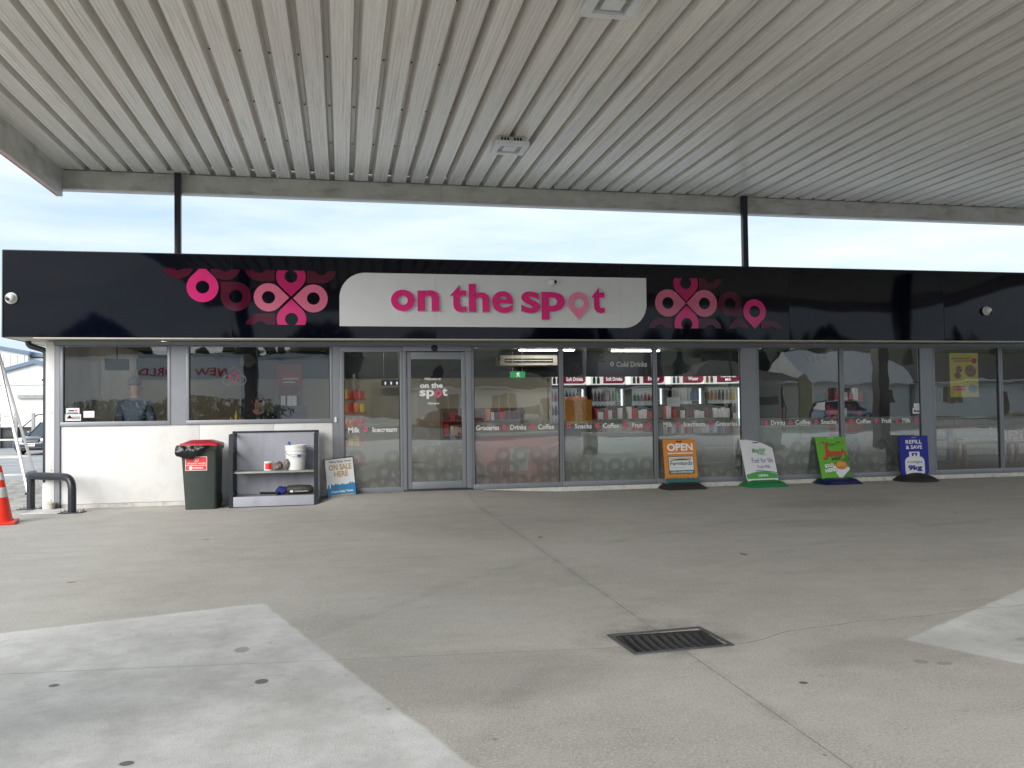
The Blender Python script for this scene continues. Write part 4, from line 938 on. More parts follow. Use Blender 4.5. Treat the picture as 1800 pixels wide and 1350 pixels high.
# ------------------------------------------------------------------ sandwich boards on rubber bases
def base_block(t, m, w=.36, d=.23):
    prof = [(-w, 0), (-w + .02, .035), (-w + .09, .085), (-w + .16, .10), (w - .16, .10), (w - .09, .085), (w - .02, .035), (w, 0)]
    mb = MB(); n = len(prof); ys = [(-d, .55), (-d * .8, .85), (-d * .3, 1.0), (d * .3, 1.0), (d * .8, .85), (d, .55)]
    mb.add([(x * (1 - .10 * (abs(y) / d) ** 2), y, z * s_) for y, s_ in ys for x, z in prof], [(j * n + i, j * n + i + 1, (j + 1) * n + i + 1, (j + 1) * n + i) for j in range(5) for i in range(n - 1)] + [tuple(range(n - 1, -1, -1)), tuple(5 * n + i for i in range(n))])
    mb.build('base', MT[m], t, 50)
def board(name, label, x, y, lean, rz, m_base, base=True):
    t = thing(name, label, 'sign board', (x, y, door_ramp(x, y)), (0, 0, rz), group='swing sign boards along the shop front')
    if base: base_block(t, m_base)
    p = link('swing_panel', None, t); p.location = (0, 0, .085); p.rotation_euler = (lean, 0, 0); return t, p
def pan_box(p, poly, m, y0=-.008, y1=.008): MB().prism(poly, y0, y1).build('board_sheet', MT[m], p)
BY = -.0095
# farm supply card board
t, p = board('farm_card_sign', 'orange OPEN sign board with green grass edge on black base', 5.30, -.20, rad(-8), rad(2), 'rubber')
pan_box(p, [(-.28, 0), (.28, 0), (.28, .70), (-.28, .70)], 'orange')
bx('slot', 'black', p, -.055, .05, BY - .001, BY + .0005, .655, .675)
text('lettering', 'OPEN', -.215, .225, .515, .635, BY - .001, 'txt_white', p, .03)
bx('print_line', 'txt_white', p, -.215, .225, BY - .001, BY + .0005, .470, .484)
bx('print_panel', 'teal', p, -.212, .228, BY - .001, BY + .0005, .145, .432)
bx('print_panel', 'board_white', p, -.20, .216, BY - .003, BY - .0012, .205, .420)
hl = [(-.185 + .37 * i / 12, .368 + .022 * math.sin(math.pi * i / 12)) for i in range(13)]
MB().prism([(-.185, .362), (.185, .362)] + hl[::-1], BY - .005, BY - .0032).build('print_hill', MT['teal'], p)
MB().prism([(-.185, .392), (-.05, .398), (.185, .385), (.185, .405), (-.185, .405)], BY - .005, BY - .0032).build('print_hill', MT['orange'], p)
text('lettering', 'Farmlands', -.182, .195, .285, .350, BY - .005, 'teal', p, .02); text('lettering', 'co-operative', -.18, .07, .225, .268, BY - .005, 'txt_grey', p, .0)
text('lettering', 'CARD ACCEPTED HERE', -.18, .20, .162, .188, BY - .003, 'txt_white', p, .02)
bx('print_band', 'teal', p, -.28, .28, BY - .001, BY + .0005, .0, .065)
gm_ = MB(); rg = random.Random(4)
for k in range(60):
    x = -.275 + k * .0093; h_ = rg.uniform(.01, .05); gm_.add([(x - .006, BY - .001, .064), (x + .006, BY - .001, .064), (x + rg.uniform(-.006, .006), BY - .001, .066 + h_)], [(0, 1, 2)])
o = gm_.build('printed_grass', MT['teal'], p); o['kind'] = 'stuff'
# milk board
t, p = board('milk_sign', 'white milk sign board with curved top on green base', 6.68, -.24, rad(-19), rad(3), 'green_base')
top = [(-.285, .70)] + [(-.285 + .57 * i / 12, .70 - .155 * max(0, (i - 3.5) / 8.5) ** 1.45) for i in range(1, 13)]
pan_box(p, [(-.27, 0), (.27, 0), (.285, .06)] + top[::-1] + [(-.285, .06)], 'board_white')
bx('slot', 'black', p, -.06, .045, BY - .001, BY + .0005, .635, .652)
text('lettering', 'Meadow', -.10, .155, .475, .56, BY - .001, 'green_mid', p, .02, .2, rad(6)); text('lettering', 'fresh', -.01, .12, .435, .49, BY - .001, 'green_mid', p, .02, .2, rad(6))
bx('print_line', 'green_mid', p, .05, .16, BY - .001, BY + .0005, .425, .431)
text('lettering', 'Fuel for life', -.135, .245, .30, .385, BY - .001, 'ink_blue', p, .0); text('lettering', 'Fresh Milk', -.055, .175, .205, .26, BY - .001, 'ink_blue', p, .0)
cu = [(-.283 + .566 * i / 14, .105 + .05 * math.sin(math.pi * i / 14)) for i in range(15)]
MB().prism([(-.275, .035), (.275, .035)] + cu[::-1], BY - .001, BY + .0005).build('print_band', MT['green_mid'], p)
cu2 = [(-.10 + .383 * i / 10, .162 - .045 * (i / 10) ** 2) for i in range(11)]
MB().prism(cu2 + [(x, z + .012) for x, z in cu2[::-1]], BY - .001, BY + .0005).build('print_swoosh', MT['royal'], p)
text('lettering', 'OPEN', -.075, .10, .065, .105, BY - .003, 'txt_white', p, .02)
# pie board
t, p = board('pie_sign', 'bright green pie sign board with SOLD HERE on navy base', 8.02, -.22, rad(-15), rad(2), 'navyblue')
pan_box(p, [(-.28, 0), (.28, 0), (.28, .70), (-.28, .70)], 'green_print')
MB().prism([(-.28, .0), (-.28, .29), (-.22, .275), (-.12, .262), (0, .262), (.1, .285), (.2, .335), (.28, .40), (.28, 0)], BY - .001, BY + .0005).build('print_field', MT['green_dark'], p)
MB().prism([(-.28, .0), (-.28, .28), (-.22, .265), (-.12, .252), (0, .252), (.05, .0)], BY - .003, BY - .0012).build('print_field', MT['green_print'], p)
bx('slot', 'txt_grey', p, -.055, .055, BY - .001, BY + .0005, .672, .69)
m = MB()
for i, ch in enumerate('HOMEMADE'):
    a = rad(-128 + i * 10.8); cx, cz = .0 + .21 * math.cos(a) * 1.15, .775 + .21 * math.sin(a)
    add_text(m, ch, cx - .013, cx + .013, cz - .02, cz + .02, BY - .001, 0, .03, 0, False, a + rad(90))
m.build('lettering', MT['ink'], p)
for x in (-.215, .225): text('lettering', '"' if x < 0 else '"', x - .02, x + .02, .575, .605, BY - .001, 'script_red', p, .04)
for dx_, dz_, mt, yy in ((.008, -.008, 'ink', BY - .001), (0, 0, 'script_red', BY - .003)):
    text('lettering', 'J', -.20 + dx_, -.075 + dx_, .315 + dz_, .615 + dz_, yy, mt, p, .02, .1)
    text('lettering', "immy's", -.09 + dx_, .24 + dx_, .335 + dz_, .50 + dz_, yy, mt, p, .04, .1)
text('lettering', 'PIES', -.045, .12, .30, .35, BY - .0035, 'ink', p, .04, 0, rad(6))
MB().prism([(-.06, .19), (.06, .245), (.26, .175), (.26, .14), (.09, .0), (.05, .0)], BY - .005, BY - .0032).build('print_napkin', MT['board_white'], p)
MB().prism(circ(.115, .215, .112, .072, 30), BY - .007, BY - .0052).build('print_pie', MT['pie'], p)
MB().prism(circ(.115, .232, .085, .045, 30), BY - .009, BY - .0072).build('print_pie', mat('pie_top', (.70, .30, .06), .5, var=.3, scale=30), p)
for s_, a, b, z0, z1 in (('SOLD', -.20, -.03, .185, .245), ('HERE!', -.205, .015, .105, .17)):
    text('lettering', s_, a + .006, b + .006, z0 - .006, z1 - .006, BY - .009, 'ink', p, .05, 0, rad(8)); text('lettering', s_, a, b, z0, z1, BY - .011, 'txt_white', p, .045, 0, rad(8))
# gas refill board
t, p = board('gas_refill_sign', 'dark blue REFILL and SAVE 9kg gas sign board on black dome base', 9.50, -.20, rad(-3), rad(0), 'rubber', False)
MB().lathe([(.36, 0), (.355, .02), (.30, .06), (.2, .105), (.1, .13), (.001, .138)], 30).build('base', MT['rubber'], t, 50)
p.location = (0, 0, .08)
pan_box(p, [(-.265, .05), (-.22, 0), (.22, 0), (.265, .05), (.275, .68), (-.275, .68)], 'royal')
for w_, z0, z1, a, b in (('REFILL', .545, .61, -.155, .155), ('& SAVE', .455, .52, -.155, .155)): text('lettering', w_, a, b, z0, z1, BY - .001, 'txt_white', p, .02)
bot = [(-.10, .41), (-.10, .325)] + corner(-.09, .235, .095, 120, 180, 6) + [(-.187, .10)] + corner(-.11, .08, .075, 180, 260, 6) + [(.11, .005)] + corner(.11, .08, .075, 280, 360, 6) + [(.187, .235)] + corner(.09, .235, .095, 0, 60, 6) + [(.10, .325), (.10, .41)]
MB().prism(bot[::-1], BY - .001, BY + .0005).build('print_bottle', MT['board_white'], p)
MB().prism([(-.055, .39), (.055, .39), (.045, .335), (-.045, .335)], BY - .003, BY - .0012).build('print_valve', MT['royal'], p); bx('print_valve', 'board_white', p, -.018, .018, BY - .005, BY - .0032, .335, .372)
text('lettering', 'rockgas', -.14, .14, .205, .265, BY - .003, 'ink', p, .0); text('lettering', '9kg', -.135, .135, .075, .185, BY - .003, 'royal', p, .05)
bx('print_line', 'txt_grey', p, -.04, .05, BY - .001, BY + .0005, .645, .655)
# ------------------------------------------------------------------ shop interior
inn = shop
MB().box(-3.96, 4.40, 5.0, 5.08, .09, 2.0).build('partition_wall', MT['beige'], shop)
MB().box(-3.96, 9.9, 4.95, 5.10, 2.005, 2.555).build('bulkhead', MT['bulkhead'], shop)
MB().box(4.42, 4.50, 5.0, 8.0, .09, 2.0).build('partition_wall', MT['beige'], shop)
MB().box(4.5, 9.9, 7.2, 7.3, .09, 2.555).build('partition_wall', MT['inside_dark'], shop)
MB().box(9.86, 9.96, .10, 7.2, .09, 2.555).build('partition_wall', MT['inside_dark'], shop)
MB().box(10.0, 16.89, 5.2, 5.3, .09, 2.555).build('partition_wall', MT['beige'], shop)
MB().box(-1.66, -1.42, 1.9, 2.14, .09, 2.555).build('column', MT['bulkhead'], shop)
MB().box(.60, 1.22, 4.97, 4.998, .09, 1.93).build('inner_door', mat('inner_door', (.38, .34, .26), .6), shop)
def tube_light(x0, x1, y, label):
    t = thing('ceiling_light', label, 'light', ((x0 + x1) / 2, y, 2.56), group='lit tube lights inside the shop')
    w2_ = (x1 - x0) / 2
    MB().box(-w2_, w2_, -.05, .05, -.03, -.001).build('tray', MT['white_plastic'], t); MB().box(-w2_ + .02, w2_ - .02, -.03, .03, -.052, -.031).build('tube', MT['tube'], t)
for x0, x1, y, lb in ((3.40, 4.60, 2.6, 'lit tube light above the air conditioner, nearer the glass'), (3.55, 4.75, 4.0, 'lit tube light just in front of the air conditioner'), (.25, 1.3, 3.8, 'lit tube light seen above the narrow pane beside the door'),
                      (6.1, 7.3, 2.4, 'lit tube light seen above the Water fridge header'), (5.6, 6.7, 4.2, 'lit tube light seen above the Energy fridge header'), (8.4, 9.5, 3.0, 'lit tube light behind the pane with the Bread lettering'), (11.2, 12.6, 3.4, 'lit tube light over the dining table')):
    tube_light(x0, x1, y, lb)
for x, y, lb in ((-3.0, 2.6, 'small lit downlight near the two hanging screens'), (-3.15, 4.2, 'small lit downlight at the rear of the office')):
    o = MB().lathe([(.001, 0), (.06, 0), (.065, .012)], 16, (x, y, 2.545)).build('downlight', MT['downlight'], None); tag(o, lb, 'light')
def fridge(x, y, rz, name, product, label):
    t = thing('drinks_fridge', label, 'fridge', (x, y, .092), (0, 0, rz), group='glass-door drinks fridges along the rear wall')
    w2_ = .43
    cabinet = [(-w2_, -w2_ + .04, -.30, .34, .06, 1.70), (w2_ - .04, w2_, -.30, .34, .06, 1.70), (-w2_ + .04, w2_ - .04, .31, .34, .06, 1.70), (-w2_, w2_, -.30, .34, 0, .06), (-w2_, w2_, -.30, .34, 1.70, 1.76)]
    for a in cabinet: MB().box(*a).build('cabinet_panel', MT['black'], t)
    MB().box(-w2_ + .045, w2_ - .045, .295, .305, .07, 1.69).build('inner_back', MT['fridge_in'], t)
    MB().box(w2_ - .075, w2_ - .045, -.24, -.21, .15, 1.66).build('lamp', MT['fridge_lamp'], t)
    hd = MB().box(-w2_, w2_, -.36, .0, 1.765, 2.035, bev=.008).build('header', MT['header_lit'], t, 35)
    bw0, bw1, z0, z1, r_ = -.12, w2_ - .02, 1.79, 2.005, .09
    if name == 'Milk': bw0 = -.06
    MB().prism([(bw0, z0), (bw1 - r_, z0)] + corner(bw1 - r_, z0 + r_, r_, -90, 0, 6) + [(bw1, z1), (bw0 + r_, z1)] + corner(bw0 + r_, z1 - r_, r_, 90, 180, 6), -.364, -.361).build('header_badge', MT['maroon'], t)
    wl = {'Soft Drinks': .40, 'Energy': .28, 'Water': .26, 'Flavoured': .34, 'Milk': .2}[name]; cx = (bw0 + bw1) / 2
    if name == 'Flavoured':
        text('lettering', 'Flavoured', cx - wl / 2, cx + wl / 2, 1.905, 1.965, -.3655, 'txt_lit', t, .02); text('lettering', 'Milk', cx - .07, cx + .07, 1.825, 1.885, -.3655, 'txt_lit', t, .02)
    else: text('lettering', name, cx - wl / 2, cx + wl / 2, 1.85 if name != 'Energy' else 1.83, 1.94, -.3655, 'txt_lit', t, .015)
    for k, xx in enumerate((-.34, -.24)):
        MB().prism([(xx - .035, 1.785), (xx + .035, 1.785), (xx + .035, 1.90), (xx + .014, 1.95), (xx + .014, 1.985), (xx - .014, 1.985), (xx - .014, 1.95), (xx - .035, 1.90)], -.364, -.361).build('product_print', CANS[product[k % len(product)]], t)
    for zi, z in enumerate((.10, .42, .74, 1.06, 1.38)):
        MB().box(-w2_ + .045, w2_ - .08, -.22, .29, z - .012, z).build('shelf', MT['white_plastic'], t)
        rnd = random.Random(hash((round(x, 2), zi)) & 255)
        for k in range(8):
            ci = product[(zi + (k // 3)) % len(product)]; xx = -.345 + k * .088
            hh = .24 if name != 'Energy' else .17
            MB().lathe([(.034, 0), (.037, .02), (.037, hh * .6), (.016, hh * .85), (.016, hh), (.001, hh)], 8, (xx, -.16, z)).build('bottle', CANS[ci], t, 50)
    for a in ((-w2_, -w2_ + .035, .06, 1.76), (w2_ - .035, w2_, .06, 1.76)): MB().box(a[0], a[1], -.34, -.305, a[2], a[3]).build('door_frame', MT['black'], t)
    MB().box(-w2_ + .035, w2_ - .035, -.33, -.325, .06, 1.76).build('door_pane', MT['glass'], t)
for x, y, rz, nm, pr, lb in ((5.15, 6.35, 0, 'Soft Drinks', [4, 0, 6], 'drinks fridge with Soft Drinks header nearest the beige partition'), (6.11, 6.35, 0, 'Soft Drinks', [1, 4, 0], 'drinks fridge with Soft Drinks header beside the Energy fridge'),
                             (7.09, 6.35, 0, 'Energy', [1, 0, 2, 5], 'drinks fridge with header reading Energy'), (8.09, 6.35, 0, 'Water', [6, 3, 3], 'drinks fridge with header reading Water'), (9.0, 6.0, rad(-28), 'Flavoured', [7, 2, 4], 'turned fridge with header reading Flavoured Milk')):
    fridge(x, y, rz, nm, pr, lb)
ac = thing('air_conditioner', 'long cream air conditioner hanging from the shop ceiling', 'air conditioner', (3.85, 4.55, 2.22))
MB().box(-.62, .62, -.2, .35, 0, .22, bev=.03).build('casing', mat('ac_cream', (.52, .49, .42), .5), ac, 35); MB().box(-.52, .52, -.206, -.2005, .06, .15).build('outlet', MT['black'], ac); MB().box(-.5, .5, -.215, -.207, .10, .112).build('louvre', MT['white_plastic'], ac)
ex = thing('exit_sign', 'green lit exit sign with white running figure', 'sign', (3.52, 3.95, 1.95))
MB().box(-.155, .155, 0, .03, 0, .13).build('panel', MT['exit'], ex)
run = MB(); run.prism([(-.03, .02), (-.01, .02), (.01, .055), (.035, .02), (.05, .03), (.02, .07), (.02, .09), (.04, .08), (.045, .09), (.01, .105), (-.02, .10), (-.03, .075), (-.02, .07), (-.01, .085), (-.005, .06)], -.004, -.001); run.prism(circ(.02, .114, .009, .009, 12), -.004, -.001)
run.build('running_figure', MT['header_lit'], ex)
for sx in (-.1, .1): MB().tube([(sx, .015, .13), (sx, .015, .60)], .004, 6).build('hanger', MT['steel'], ex)
rs = thing('restroom_sign', 'dark blue restroom sign hanging over the inner door', 'sign', (1.0, 4.7, 1.83))
MB().box(-.2, .2, 0, .015, 0, .125).build('panel', MT['navyblue'], rs)
for k in (-.12, 0, .12): MB().prism([(k - .012, .02), (k + .012, .02), (k + .016, .07), (k + .006, .085), (k - .006, .085), (k - .016, .07)], -.003, -.0005).build('pictogram', MT['header_lit'], rs)
for k in (-.15, .15): MB().tube([(k, .007, .125), (k, .007, .72)], .004, 6).build('hanger', MT['steel'], rs)
# snack stand by the door
sn = thing('snack_stand', 'snack display stand with red and yellow packets beside the entrance', 'display stand', (.20, 1.35, .092))
MB().box(-.28, .2, -.12, .2, 0, .05).build('base', MT['black'], sn); MB().box(-.02, .02, .12, .16, .05, 1.85).build('spine', MT['steel'], sn)
rp_ = random.Random(3)
for zi, z in enumerate((.35, .65, .95, 1.2, 1.42)):
    MB().box(-.28, .2, -.12, .12, z - .015, z).build('tray', MT['red'], sn)
    for k in range(5): MB().box(-.27 + k * .09, -.20 + k * .09, -.10 + rp_.uniform(-.01, .01), -.05, z + .001, z + .15 + rp_.uniform(-.02, .02), bev=.01).build('packet', CANS[rp_.choice((0, 2, 7, 0, 7))], sn, 35)
# freezers and display units in the blurred lower zone
t = thing('ice_cream_freezer', 'low red chest freezer behind the frosted pane beside the door', 'freezer', (2.78, .52, .092))
MB().box(-.75, .62, -.35, .35, .03, .80, bev=.03).build('cabinet', MT['freezer_red'], t, 35); MB().box(-.75, .62, -.35, .35, .801, .86, bev=.015).build('lid_frame', MT['white_plastic'], t, 35)
MB().box(-.68, -.08, -.29, .29, .862, .872).build('lid_pane', MT['glass'], t); MB().box(-.04, .55, -.29, .29, .862, .872).build('lid_pane', MT['glass'], t)
MB().box(-.2, .1, -.356, -.351, .25, .6).build('front_print', MT['board_white'], t)
t = thing('chest_freezer', 'pale green-white chest freezer behind the pane with Cold Drinks lettering', 'freezer', (4.42, .50, .092))
MB().box(-.5, .55, -.33, .33, .03, .76, bev=.03).build('cabinet', MT['freezer_white'], t, 35); MB().box(-.5, .55, -.33, .33, .761, .82, bev=.015).build('lid', MT['white_plastic'], t, 35)
MB().box(-.06, .06, -.345, -.331, .70, .72).build('handle', MT['steel'], t)
t = thing('display_freezer', 'pale green-white freezer behind the pane with Bread lettering', 'freezer', (7.55, .50, .092))
MB().box(-.75, .6, -.33, .33, .03, .84, bev=.03).build('cabinet', MT['freezer_white'], t, 35); MB().box(-.75, .6, -.33, .33, .841, .88, bev=.01).build('lid', MT['white_plastic'], t, 35)
def shelf_unit(name, label, x, y, w, h, cols, seed, m='black'):
    t = thing(name, label, 'shelves', (x, y, .092)); rnd = random.Random(seed)
    MB().box(-w / 2, w / 2, .0, .03, 0, h).build('back_board', MT[m], t)
    for sx in (-1, 1): MB().box(sx * w / 2 - .015, sx * w / 2 + .015, -.32, .0, 0, h).build('side_board', MT[m], t)
    z = .10
    while z < h - .05:
        MB().box(-w / 2 + .016, w / 2 - .016, -.30, -.001, z - .015, z).build('shelf', MT['shelf'], t)
        xx = -w / 2 + .09
        while xx < w / 2 - .06:
            ww = rnd.uniform(.05, .11); hh = rnd.uniform(.12, .24)
            if z > .5: MB().box(xx - ww / 2, xx + ww / 2, -.27, -.2 + rnd.uniform(0, .06), z + .001, z + hh, bev=.008).build('packet', CANS[rnd.choice(cols)], t, 35)
            xx += ww + .02
        z += .30
    return t
shelf_unit('coffee_shelf', 'low shelf of coffee cups and packets below the Soft Drinks header', 5.55, 3.6, 1.3, 1.26, [3, 4, 0, 3], 5)
shelf_unit('grocery_shelf', 'low shelf of mixed packets below the Water header', 6.95, 3.2, 1.5, 1.28, [3, 4, 0, 6, 3], 9)
shelf_unit('bread_shelf', 'dark shelf of red packets behind the pane beside the refill board', 9.2, 1.6, .85, 1.45, [0, 4, 0, 3], 12)
shelf_unit('snack_shelf', 'brown snack shelf of mixed packets against the beige partition', 2.85, 4.55, 1.7, 1.25, [4, 2, 4, 0, 3, 4], 21, 'wood')
t = thing('orange_crate', 'bright orange crate of fruit on a dark stand behind the Snacks pane', 'crate', (4.29, 2.4, .092))
MB().box(-.24, .24, -.2, .2, 0, .93).build('stand', MT['black'], t); MB().box(-.26, .26, -.22, .22, .931, 1.38, bev=.02).build('crate', MT['orange_box'], t, 35)
for k in range(6): MB().lathe([(.001, -.04), (.03, -.03), (.042, 0), (.03, .03), (.001, .04)], 10, (-.19 + k * .075, -.1 + .05 * (k % 2), 1.40)).build('fruit', CANS[2], t, 60)
for x, z, w_, h_, lb in ((6.02, 1.62, .16, .235, 'white notice taped between the Soft Drinks fridges'), (5.27, 1.40, .22, .15, 'white notice on the pane below the Energy header')):
    yy = 5.9 if x > 6 else .02
    o = thing('paper_notice', lb, 'notice', (x, yy, z)); MB().box(-w_ / 2, w_ / 2, 0, .003, -h_ / 2, h_ / 2).build('sheet', MT['board_white'], o)
    for k in range(3): MB().box(-w_ * .35, w_ * .35, -.002, -.0005, h_ * (.3 - k * .2), h_ * (.3 - k * .2) + .006).build('print_line', MT['txt_grey'], o)

# office end, behind the two small windows
ck = thing('wall_clock', 'round grey wall clock on the dark column', 'clock', (-1.545, 1.895, 2.19))
MB().lathe([(.115, 0), (.118, -.02), (.108, -.03), (.104, -.02), (.001, -.02)], 30, axis='y').build('case', MT['steel'], ck, 40)
MB().lathe([(.001, -.022), (.103, -.0215)], 30, axis='y').build('dial', mat('clock_dial', (.32, .32, .30), .5), ck)
for a, l_ in ((100, .055), (-80, .08)): MB().tube([(0, -.026, 0), (l_ * math.sin(rad(a)), -.026, l_ * math.cos(rad(a)))], .004, 5).build('hand', MT['ink'], ck)
for k in range(12): MB().box(.088 * math.sin(k * math.pi / 6) - .005, .088 * math.sin(k * math.pi / 6) + .005, -.025, -.0225, .088 * math.cos(k * math.pi / 6) - .008, .088 * math.cos(k * math.pi / 6) + .008).build('hour_mark', MT['ink'], ck)
pr_ = thing('promo_stand', 'red promotional stand with header card and white leaflets inside the office window', 'display stand', (-.86, 1.95, .092))
MB().box(-.19, .19, 0, .04, .9, 1.78).build('back_card', mat('promo_brown', (.16, .05, .035), .6), pr_); MB().box(-.22, .19, -.02, -.001, 1.68, 2.04).build('header_card', MT['poster_red'], pr_)
for k in range(2): MB().box(-.13, .13 - k * .05, -.0245, -.0215, 1.775 - k * .06, 1.80 - k * .06).build('header_print', MT['txt_white'], pr_)
for x in (-.155, -.05, .03): MB().box(x, x + .075, -.05, -.03, 1.33, 1.5).build('leaflet', MT['txt_white'], pr_)
MB().box(-.33, .27, -.06, .3, 0, 1.325).build('cabinet', mat('grey_cabinet', (.10, .10, .115), .4), pr_)
for x, rz, lb in ((-3.72, rad(12), 'dark hanging menu screen nearer the shop corner'), (-3.22, rad(12), 'dark hanging menu screen nearer the clock')):
    t = thing('hanging_screen', lb, 'screen', (x, 2.4, 2.15), (rad(8), 0, rz)); MB().box(-.19, .19, -.02, .02, -.09, .10).build('panel', MT['black'], t); MB().box(-.175, .175, -.023, -.0205, -.075, .085).build('display', MT['bulkhead'], t); MB().tube([(0, .02, .1), (0, .02, .38)], .01, 6).build('bracket', MT['black'], t)
t = thing('serving_counter', 'dark serving counter inside the small windows', 'counter', (-2.0, 1.25, .092))
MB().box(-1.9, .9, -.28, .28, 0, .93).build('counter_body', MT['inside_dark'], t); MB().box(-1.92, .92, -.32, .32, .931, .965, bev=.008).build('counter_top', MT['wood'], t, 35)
t = thing('sauce_caddy', 'caddy of red and yellow sauce bottles beside the seated person', 'caddy', (-1.66, 1.10, 1.06))
MB().box(-.14, .14, -.06, .06, 0, .05).build('tray', MT['poster_y'], t)
for k in range(6): MB().lathe([(.016, 0), (.018, .08), (.007, .115), (.004, .15), (.001, .15)], 8, (-.11 + k * .044, .02 * (-1) ** k, .05)).build('bottle', CANS[(0, 7, 0, 2, 7, 0)[k]], t, 50)
MB().lathe([(.015, 0), (.02, .16), (.006, .2), (.003, .26), (.001, .26)], 8, (.02, -.04, .05)).build('bottle', CANS[7], t, 50)
t = thing('office_box', 'brown carton on the counter left of the sauce caddy', 'box', (-1.93, 1.2, 1.06)); MB().box(-.1, .12, -.1, .1, 0, .16).build('carton', MT['wood'], t); MB().box(-.1, .12, -.012, .012, .1605, .163).build('tape', MT['beige'], t)

def skin_mesh(name, joints, edges, m, parent, root=0):
    me = bpy.data.meshes.new(name); me.from_pydata([j[0] for j in joints], edges, []); me.materials.append(m)
    o = link(name, me, parent)
    sk = o.modifiers.new('skin', 'SKIN'); sk.use_smooth_shade = True
    for i, j in enumerate(joints):
        sv = me.skin_vertices[0].data[i]; sv.radius = j[1] if isinstance(j[1], tuple) else (j[1], j[1]); sv.use_root = (i == root)
    o.modifiers.new('sub', 'SUBSURF').levels = 2; o.modifiers['sub'].render_levels = 2
    return o
def person(label, loc, rz, top, hairm, cap, bend=0.0):
    t = thing('person', label, 'person', loc, (0, 0, rz)); f = bend
    J = [((0, 0, .95), (.14, .11)), ((0, -.03 * f, 1.15), (.14, .11)), ((0, -.10 * f, 1.38), (.15, .105)), ((0, -.14 * f, 1.47), .062), ((0, -.19 * f - .0, 1.52), .056), ((0, -.22 * f, 1.60), (.080, .098)), ((0, -.24 * f, 1.69), (.074, .09)),
         ((.17, -.10 * f, 1.37), .07), ((.235, -.12 * f - .03, 1.12), .05), ((.20, -.24 * f - .12, .98), .038), ((.17, -.34 * f - .16, .95), .03),
         ((-.17, -.10 * f, 1.37), .07), ((-.235, -.12 * f - .03, 1.12), .05), ((-.20, -.24 * f - .12, .98), .038), ((-.17, -.34 * f - .16, .95), .03),
         ((.10, 0, .85), .095), ((.11, 0, .48), .065), ((.11, .02, .08), .045), ((.11, -.10, .03), .04), ((-.10, 0, .85), .095), ((-.11, 0, .48), .065), ((-.11, .02, .08), .045), ((-.11, -.10, .03), .04)]
    E_ = [(0, 1), (1, 2), (2, 3), (3, 4), (4, 5), (5, 6), (2, 7), (7, 8), (8, 9), (9, 10), (2, 11), (11, 12), (12, 13), (13, 14), (0, 15), (15, 16), (16, 17), (17, 18), (0, 19), (19, 20), (20, 21), (21, 22)]
    body = skin_mesh('body', J, E_, MT['skin'], t)
    JT = [(J[i][0], tuple(v + .025 for v in (J[i][1] if isinstance(J[i][1], tuple) else (J[i][1],) * 2))) for i in (0, 1, 2, 7, 8, 9, 11, 12, 13)]
    JT[0] = ((0, 0, .88), (.175, .14)); JT.append(((0, -.13 * f, 1.475), (.078, .078)))
    skin_mesh('jacket', JT, [(0, 1), (1, 2), (2, 9), (2, 3), (3, 4), (4, 5), (2, 6), (6, 7), (7, 8)], top, t)
    JL = [((0, 0, .93), (.155, .125))] + [(J[i][0], (J[i][1] if not isinstance(J[i][1], tuple) else J[i][1][0]) + .02) for i in (15, 16, 17, 19, 20, 21)]
    skin_mesh('trousers', JL, [(0, 1), (1, 2), (2, 3), (0, 4), (4, 5), (5, 6)], MT['denim'], t)
    hy = -.24 * f; hair = MB(); bm = bmesh.new(); bmesh.ops.create_icosphere(bm, subdivisions=3, radius=1)
    for v in list(bm.verts): v.co = Vector((v.co.x * .095, v.co.y * .115 + .012, v.co.z * .105 * (1 if v.co.z > 0 else (.35 if cap else 1.1))))
    if not cap:
        for v in bm.verts:
            if v.co.y < -.055 and v.co.z < .045: v.co.y = -.055
    hair.bm(bm); ho = hair.build('cap' if cap else 'hair', hairm, t, 60); ho.location = (0, hy, 1.69 if cap else 1.675)
    if cap: MB().prism(circ(0, 0, .085, .0001, 4), 0, .001) if False else None
    for sx in (-1, 1): MB().lathe([(.001, -.012), (.02, -.008), (.028, 0), (.02, .008), (.001, .012)], 10, (sx * .084, hy, 1.615), axis='x').build('ear', MT['skin'], t, 60)
    MB().lathe([(.001, -.03), (.013, -.012), (.016, .006), (.001, .02)], 8, (0, hy - .10, 1.61), axis='z').build('nose', MT['skin'], t, 60)
    for sx in (-1, 1): MB().lathe([(.001, -.007), (.011, 0), (.001, .007)], 8, (sx * .032, hy - .085, 1.645)).build('eye', MT['ink'], t, 60)
    MB().box(-.022, .022, hy - .095, hy - .085, 1.562, 1.569).build('mouth', MT['label_red'], t)
    for sx in (-1, 1):                                     # five fingers closing round a forearm's end
        hb = Vector((sx * .17, -.34 * f - .16, .95))
        for k in range(4):
            q = hb + Vector((sx * (-.03 + k * .02), -.03, -.01)); MB().tube([q, q + Vector((0, -.045, -.012 * k * .3)), q + Vector((0, -.075 + .006 * abs(k - 1.5), -.03))], [.009, .008, .006], 6).build('finger', MT['skin'], t, 60)
        MB().tube([hb + Vector((-sx * .03, -.005, 0)), hb + Vector((-sx * .055, -.035, .01)), hb + Vector((-sx * .05, -.06, 0))], [.010, .009, .007], 6).build('thumb', MT['skin'], t, 60)
    return t
person('person in slate blue jacket and grey cap standing with back to the window', (-3.07, .78, .09), rad(180), MT['jacket'], MT['hair_grey'], True, .0)
pz = person('dark-haired person in black top leaning over the counter by the clock', (-1.36, 1.85, -.12), rad(0), MT['jacket_dark'], MT['hair_dark'], False, 1.0)

